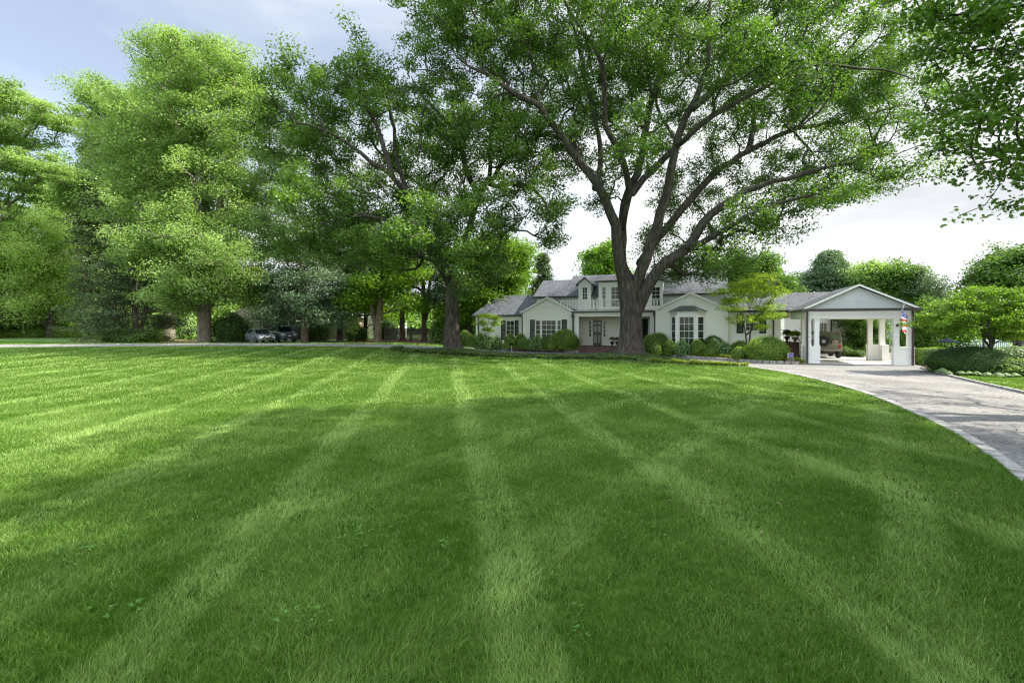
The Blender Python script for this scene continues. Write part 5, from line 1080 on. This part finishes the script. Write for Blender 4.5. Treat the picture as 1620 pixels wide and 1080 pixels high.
# ---------------------------------------------------------------- small garden things
sg = thing('security_sign', 'small blue octagonal sign with white lettering on a stake in the tuft border', 'sign', G(1251.5, 576) + (0,), 0)
pts = [(.12*math.cos(math.pi/8+i*math.pi/4), .52+.12*math.sin(math.pi/8+i*math.pi/4)) for i in range(8)]
MB().prism(pts, 'y', -.012, .012).build('sign_board', mat('sign_blue', (.015, .03, .30), .4), sg); MB().tube([(0, .02, 0), (0, .02, .5)], .01, 5).build('stake', M['iron'], sg)
tcv = bpy.data.curves.new('lettering', 'FONT'); tcv.body = 'ADT'; tcv.size = .08; tcv.align_x = 'CENTER'; tcv.extrude = .002; tcv.shear = .2
to = bpy.data.objects.new('lettering', tcv); dgm = bpy.context.evaluated_depsgraph_get(); link(to); bpy.context.view_layer.update()
tm = bpy.data.meshes.new_from_object(to.evaluated_get(bpy.context.evaluated_depsgraph_get())); bpy.data.objects.remove(to); tm.materials.clear(); tm.materials.append(M['trim'])
lt_ = put('lettering', tm, sg); lt_.location = (0, -.016, .48); lt_.rotation_euler = (R(90), 0, 0)
gs = thing('garden_sign', 'small dark sign on a white stake by the left boxwoods', 'sign', at(809.5, 42.2) + (0,))
MB().box(-.16, .16, -.01, .01, .62, .84).build('sign_board', M['shutter'], gs); MB().box(-.015, .015, .0, .03, 0, .62).build('stake', M['trim'], gs)
def urn(px, v, z, label, s=1.0, leaf='oak2', h=.55, um_='iron', lf=.15):
    x, y = world(pu(px, v), v); t = thing('potted_fern', label, 'potted plant', (x, y, z), 0, 'potted plants by the entrances')
    MB().lathe([(.14*s, 0), (.15*s, .03), (.06*s, .08), (.06*s, .14), (.16*s, .3), (.19*s, .42), (.2*s, .44), (.17*s, .43)], n=14).build('urn', M[um_], t, smooth=True)
    rg = np.random.default_rng(int(px)); n = 260; a = rg.uniform(0, 6.28, n); u_ = rg.uniform(0, 1, n); rad = .42*s*u_; zz = .44 + h*np.sin(np.pi*(.15+.7*u_))*rg.uniform(.6, 1, n)*.8 - .1*u_
    put('fronds', leaves('fronds', np.stack([np.cos(a)*rad, np.sin(a)*rad, zz], 1), np.stack([np.cos(a)*.5, np.sin(a)*.5, np.ones(n)], 1), lf*s, M[leaf], rg.uniform(0, 1, n), .35, tdir=np.stack([np.cos(a), np.sin(a), .2*np.ones(n)], 1)), t); return t
urn(968.5, 8.3, .52, 'dark fern in a black urn on the porch left of the oak trunk'); urn(976.5, 8.6, .52, 'second urn with a fern partly behind the oak trunk')
urn(1258, 7.3, 1.05, 'lime-green plant in a tall urn at the top of the link stair', 1.25, 'lime', .6, 'barkl', .26); urn(1245, 9.0, 1.05, 'dark leafy pot plant on the link landing', 1.1, 'oak2', .7, 'iron', .24)

# ---------------------------------------------------------------- vehicles
def wheel(parent, x, y, z, r_, w_, rimm, axis='y', name='wheel'):
    b = MB(); prof = [(r_*.62, -w_/2), (r_*.93, -w_/2), (r_, -w_*.32), (r_, w_*.32), (r_*.93, w_/2), (r_*.62, w_/2)]; n = 20; vs = []; fs = []
    for (rad, o_) in prof:
        for k in range(n): q = 2*math.pi*k/n; vs.append((rad*math.cos(q), o_, rad*math.sin(q)))
    for i in range(5):
        for k in range(n): fs.append((i*n+k, i*n+(k+1) % n, (i+1)*n+(k+1) % n, (i+1)*n+k))
    e = thing(name, None, None); e.parent = parent; e.location = (x, y, z)
    if axis == 'x': e.rotation_euler = (0, 0, R(90))
    MB().add(vs, fs).build('tyre', M['tyre'], e, smooth=True)
    b = MB(); b.add([(rad*math.cos(2*math.pi*k/n), o_, rad*math.sin(2*math.pi*k/n)) for rad, o_ in ((r_*.63, -w_*.38), (r_*.63, w_*.38)) for k in range(n)], [tuple(range(n)), tuple(range(2*n-1, n-1, -1))] + [(k, (k+1) % n, n+(k+1) % n, n+k) for k in range(n)])
    for k in range(5):
        q = 2*math.pi*k/5; c_, s_ = math.cos(q), math.sin(q)
        for sd in (-1, 1): b.add([(rad*c_ - t_*s_, sd*w_*.42, rad*s_ + t_*c_) for rad, t_ in ((r_*.05, -.03), (r_*.6, -.05), (r_*.6, .05), (r_*.05, .03))], [(0, 1, 2, 3)])
    b.build('rim', rimm, e); return e
M['tyre'] = mat('tyre_rubber', (.012, .012, .012), .85, (.025, .025, .025), 20); M['rim'] = mat('alloy_rim', (.35, .35, .36), .35, metal=.8)
def carmat(name, col): m = mat(name, col, .32, tuple(c*.9 for c in col), 2, metal=.35); m.node_tree.nodes['Principled BSDF'].inputs['Coat Weight'].default_value = .6; return m
M['lamp'] = mat('lamp_lens', (.6, .62, .62), .1); M['red'] = mat('tail_lamp', (.35, .01, .01), .2); M['plas'] = mat('black_plastic', (.02, .02, .02), .6)
def car(name, label, loc, rz, st, gh, paint, width, wb, r_, cat='car', rails=False):
    """st: body stations (x, zbot, zbelt, halfwidth); gh: glasshouse (x, z) outline of side, front to rear"""
    t = thing(name, label, cat, loc, rz); V = []; Fs = []; K = 8
    for (x, zb, zt, hw) in st:
        V += [(x, -hw*.9, zb), (x, -hw, zb+(zt-zb)*.35), (x, -hw*.985, zt-.12), (x, -hw*.86, zt), (x, hw*.86, zt), (x, hw*.985, zt-.12), (x, hw, zb+(zt-zb)*.35), (x, hw*.9, zb)]
    for i in range(len(st)-1):
        for k in range(K): Fs.append((i*K+k, i*K+(k+1) % K, (i+1)*K+(k+1) % K, (i+1)*K+k))
    Fs += [tuple(range(K)), tuple((len(st)-1)*K+k for k in range(K))]
    MB().add(V, Fs).build('body', paint, t, bevel=.02)
    hb, ht = width*.44, width*.36; n = len(gh); zlo = min(z for x, z in gh); zhi = max(z for x, z in gh)
    hw = lambda z: hb+(ht-hb)*(z-zlo)/(zhi-zlo)
    MB().add([(x, -hw(z), z) for x, z in gh]+[(x, hw(z), z) for x, z in gh], [tuple(range(n)), tuple(range(2*n-1, n-1, -1))]+[(i, (i+1) % n, n+(i+1) % n, n+i) for i in range(n)]).build('cabin', paint, t, bevel=.015)
    # glass: windscreen, rear window, side windows
    def sidewin(pts, sd): return [(x, sd*(hw(z)+.012), z) for x, z in pts]
    fr0, fr1 = gh[0], gh[1]; rr0, rr1 = gh[-2], gh[-1]
    def band(a, b_, off, nm):
        d = .88; q = [(a[0]+(b_[0]-a[0])*.08+off, y, a[1]+(b_[1]-a[1])*.08) for y in (-hw(a[1])*d, hw(a[1])*d)]+[(a[0]+(b_[0]-a[0])*.9+off, y, a[1]+(b_[1]-a[1])*.9) for y in (hw(b_[1])*d, -hw(b_[1])*d)]
        MB().add(q+[(x-off*.6, y, z) for x, y, z in q], [(0, 1, 2, 3), (7, 6, 5, 4), (0, 4, 5, 1), (1, 5, 6, 2), (2, 6, 7, 3), (3, 7, 4, 0)]).build(nm, M['glass'], t)
    band(fr0, fr1, .015, 'windscreen'); band(rr1, rr0, -.015, 'rear_window')
    zb_, zt__ = zlo+.06, zhi-.09; xa, xb = gh[0][0]-.35, gh[-1][0]+.25; fx_ = lambda f_, z: (xa+(gh[1][0]-gh[0][0]+.1)*(z-zlo)/(zhi-zlo)) if f_ else (xb+(gh[-2][0]-gh[-1][0])*(z-zlo)/(zhi-zlo))
    nwin = 3 if rails else 2
    for sd in (-1, 1):
        for k in range(nwin):
            def X(f_, z): return fx_(1, z)+(fx_(0, z)-fx_(1, z))*f_
            a, c_ = k/nwin+.02, (k+1)/nwin-.02; q = [(X(a, zb_), zb_), (X(c_, zb_), zb_), (X(c_, zt__), zt__), (X(a, zt__), zt__)]
            p = sidewin(q, sd); MB().add(p+[(x, y-sd*.01, z) for x, y, z in p], [(0, 1, 2, 3), (7, 6, 5, 4), (0, 4, 5, 1), (1, 5, 6, 2), (2, 6, 7, 3), (3, 7, 4, 0)]).build('side_window', M['glass'], t)
        if rails: MB().tube([(gh[1][0]-.1, sd*ht*.9, zhi+.02), (gh[1][0]-.2, sd*ht*.9, zhi+.08), (gh[-2][0]+.2, sd*ht*.9, zhi+.08), (gh[-2][0]+.1, sd*ht*.9, zhi+.02)], .02, 5).build('roof_rail', M['plas'], t)
        MB().box(gh[0][0]-.45, gh[0][0]-.28, sd*(hb+.05), sd*(hb+.22), zlo+.04, zlo+.2).build('mirror', paint, t, bevel=.02)
        xf = st[0][0]; hwf = st[1][3]
        MB().box(xf-.16, xf+.012, sd*hwf*.45, sd*hwf*.86, st[0][2]-.24, st[0][2]-.07).build('headlight', M['lamp'], t, bevel=.02)
        MB().box(st[-1][0]-.012, st[-1][0]+.14, sd*hwf*.5, sd*hwf*.86, st[-1][2]-.32, st[-1][2]-.12).build('tail_light', M['red'], t)
        for x in (wb/2, -wb/2): wheel(t, x, sd*(width/2-.12), r_, r_, .22, M['rim'])
        for x in (wb/2, -wb/2): MB().lathe([(r_*1.13, 0), (r_*1.13, .004)], n=18)
    MB().box(st[0][0]-.02, st[0][0]+.02, -width*.2, width*.2, st[0][2]-.3, st[0][2]-.1).box(st[0][0]-.02, st[0][0]+.025, -width*.32, width*.32, st[0][1]+.06, st[0][1]+.2).build('grille', M['plas'], t)
    MB().box(st[0][0]+.026, st[0][0]+.035, -.16, .16, st[0][1]+.22, st[0][1]+.32).build('number_plate', M['trim'], t); return t
silver = carmat('silver_paint', (.26, .28, .30)); blue = carmat('pale_blue_grey_paint', (.17, .20, .26))
x, y = at(411, 50.8)
car('parked_sedan', 'silver sedan parked facing right, half behind the bushy shrub', (x, y, .6), R(-44), [(2.3, .34, .72, .70), (2.15, .26, .80, .84), (1.2, .24, .95, .90), (.4, .24, .98, .91), (-1.2, .24, 1.0, .91), (-1.9, .26, 1.02, .86), (-2.3, .34, .98, .74)],
    [(1.1, .94), (.25, 1.42), (-.6, 1.46), (-1.1, 1.4), (-1.95, 1.0)], silver, 1.82, 2.75, .34)
x, y = at(446, 53.4)
car('parked_suv', 'pale blue-grey sport utility car parked behind the silver sedan under the pine', (x, y, .6), R(-46), [(2.3, .42, .98, .76), (2.2, .34, 1.06, .88), (1.2, .3, 1.12, .92), (0, .3, 1.14, .93), (-1.8, .3, 1.16, .92), (-2.25, .38, 1.12, .86)],
    [(1.15, 1.1), (.55, 1.72), (-.6, 1.78), (-1.9, 1.74), (-2.22, 1.15)], blue, 1.86, 2.7, .38, rails=True)
# tan off-roader seen from behind in the carport
tan = mat('tan_body_paint', (.24, .22, .165), .5, (.2, .18, .13), 2); tanr = mat('tan_hardtop', (.13, .115, .08), .7, (.10, .09, .065), 3)
jx, jy = world(1.35, 3.9); jx, jy = at(1311.5, 34.6)
jp = thing('off_road_vehicle', 'tan boxy off-road vehicle with spare wheel on its tail, parked behind the carport', 'off-road car', (jx, jy, 0), -TH + R(-3))
bw = .80
MB().box(-bw, bw, 0, 2.4, .62, 1.12).box(-bw*.82, bw*.82, 2.4, 3.9, .62, 1.16).build('body', tan, jp, bevel=.03)
MB().prism([(-bw+.01, 1.121), (bw-.01, 1.121), (bw-.06, 1.82), (bw-.16, 1.9), (-bw+.16, 1.9), (-bw+.06, 1.82)], 'y', .03, 2.3).build('hardtop', tanr, jp, bevel=.02)
for a, c_ in ((-.66, -.06), (.06, .66)):
    MB().box(a, c_, .005, .029, 1.14, 1.8).build('rear_door', tanr, jp)
    MB().box(a+.1, c_-.12, -.004, .004, 1.42, 1.7).build('rear_window', mat('rear_glass', (.06, .12, .04), .1), jp)
for sd in (-1, 1): MB().box(sd*(bw-.05)+.0, sd*(bw-.045)+sd*.03, .5, 1.9, 1.3, 1.68).build('side_window', M['glass'], jp)
w_ = wheel(jp, -.38, -.2, 1.22, .39, .24, M['plas'], 'y', 'spare_wheel')
MB().tube([(0, -.09, 0), (0, -.15, 0)], .11, 12).build('hub', M['rim'], w_)
MB().box(.16, .5, -.14, -.002, .95, 1.28).box(.28, .38, -.12, -.01, 1.28, 1.36).build('fuel_can', tan, jp, bevel=.02)
MB().box(-bw, bw, -.14, -.003, .52, .68).build('bumper', tan, jp); MB().box(-.3, .35, -.05, 3.5, .38, .5).box(-.7, .7, .55, .7, .34, .46).build('chassis', M['plas'], jp)
for sd in (-1, 1):
    MB().box(sd*.58, sd*.74, -.03, -.001, .74, .96).build('tail_light', M['red'], jp)
    for y_ in (.62, 3.1): wheel(jp, sd*.68, y_, .39, .39, .25, M['rim'], 'x')
    MB().box(sd*(bw-.02), sd*(bw+.1), .1, 1.15, .78, .84).build('wheel_arch', M['plas'], jp)
MB().tube([(-.45, -.16, .5), (-.45, -.3, .5), (.2, -.3, .5)], .02, 5).build('tow_bar', M['plas'], jp)
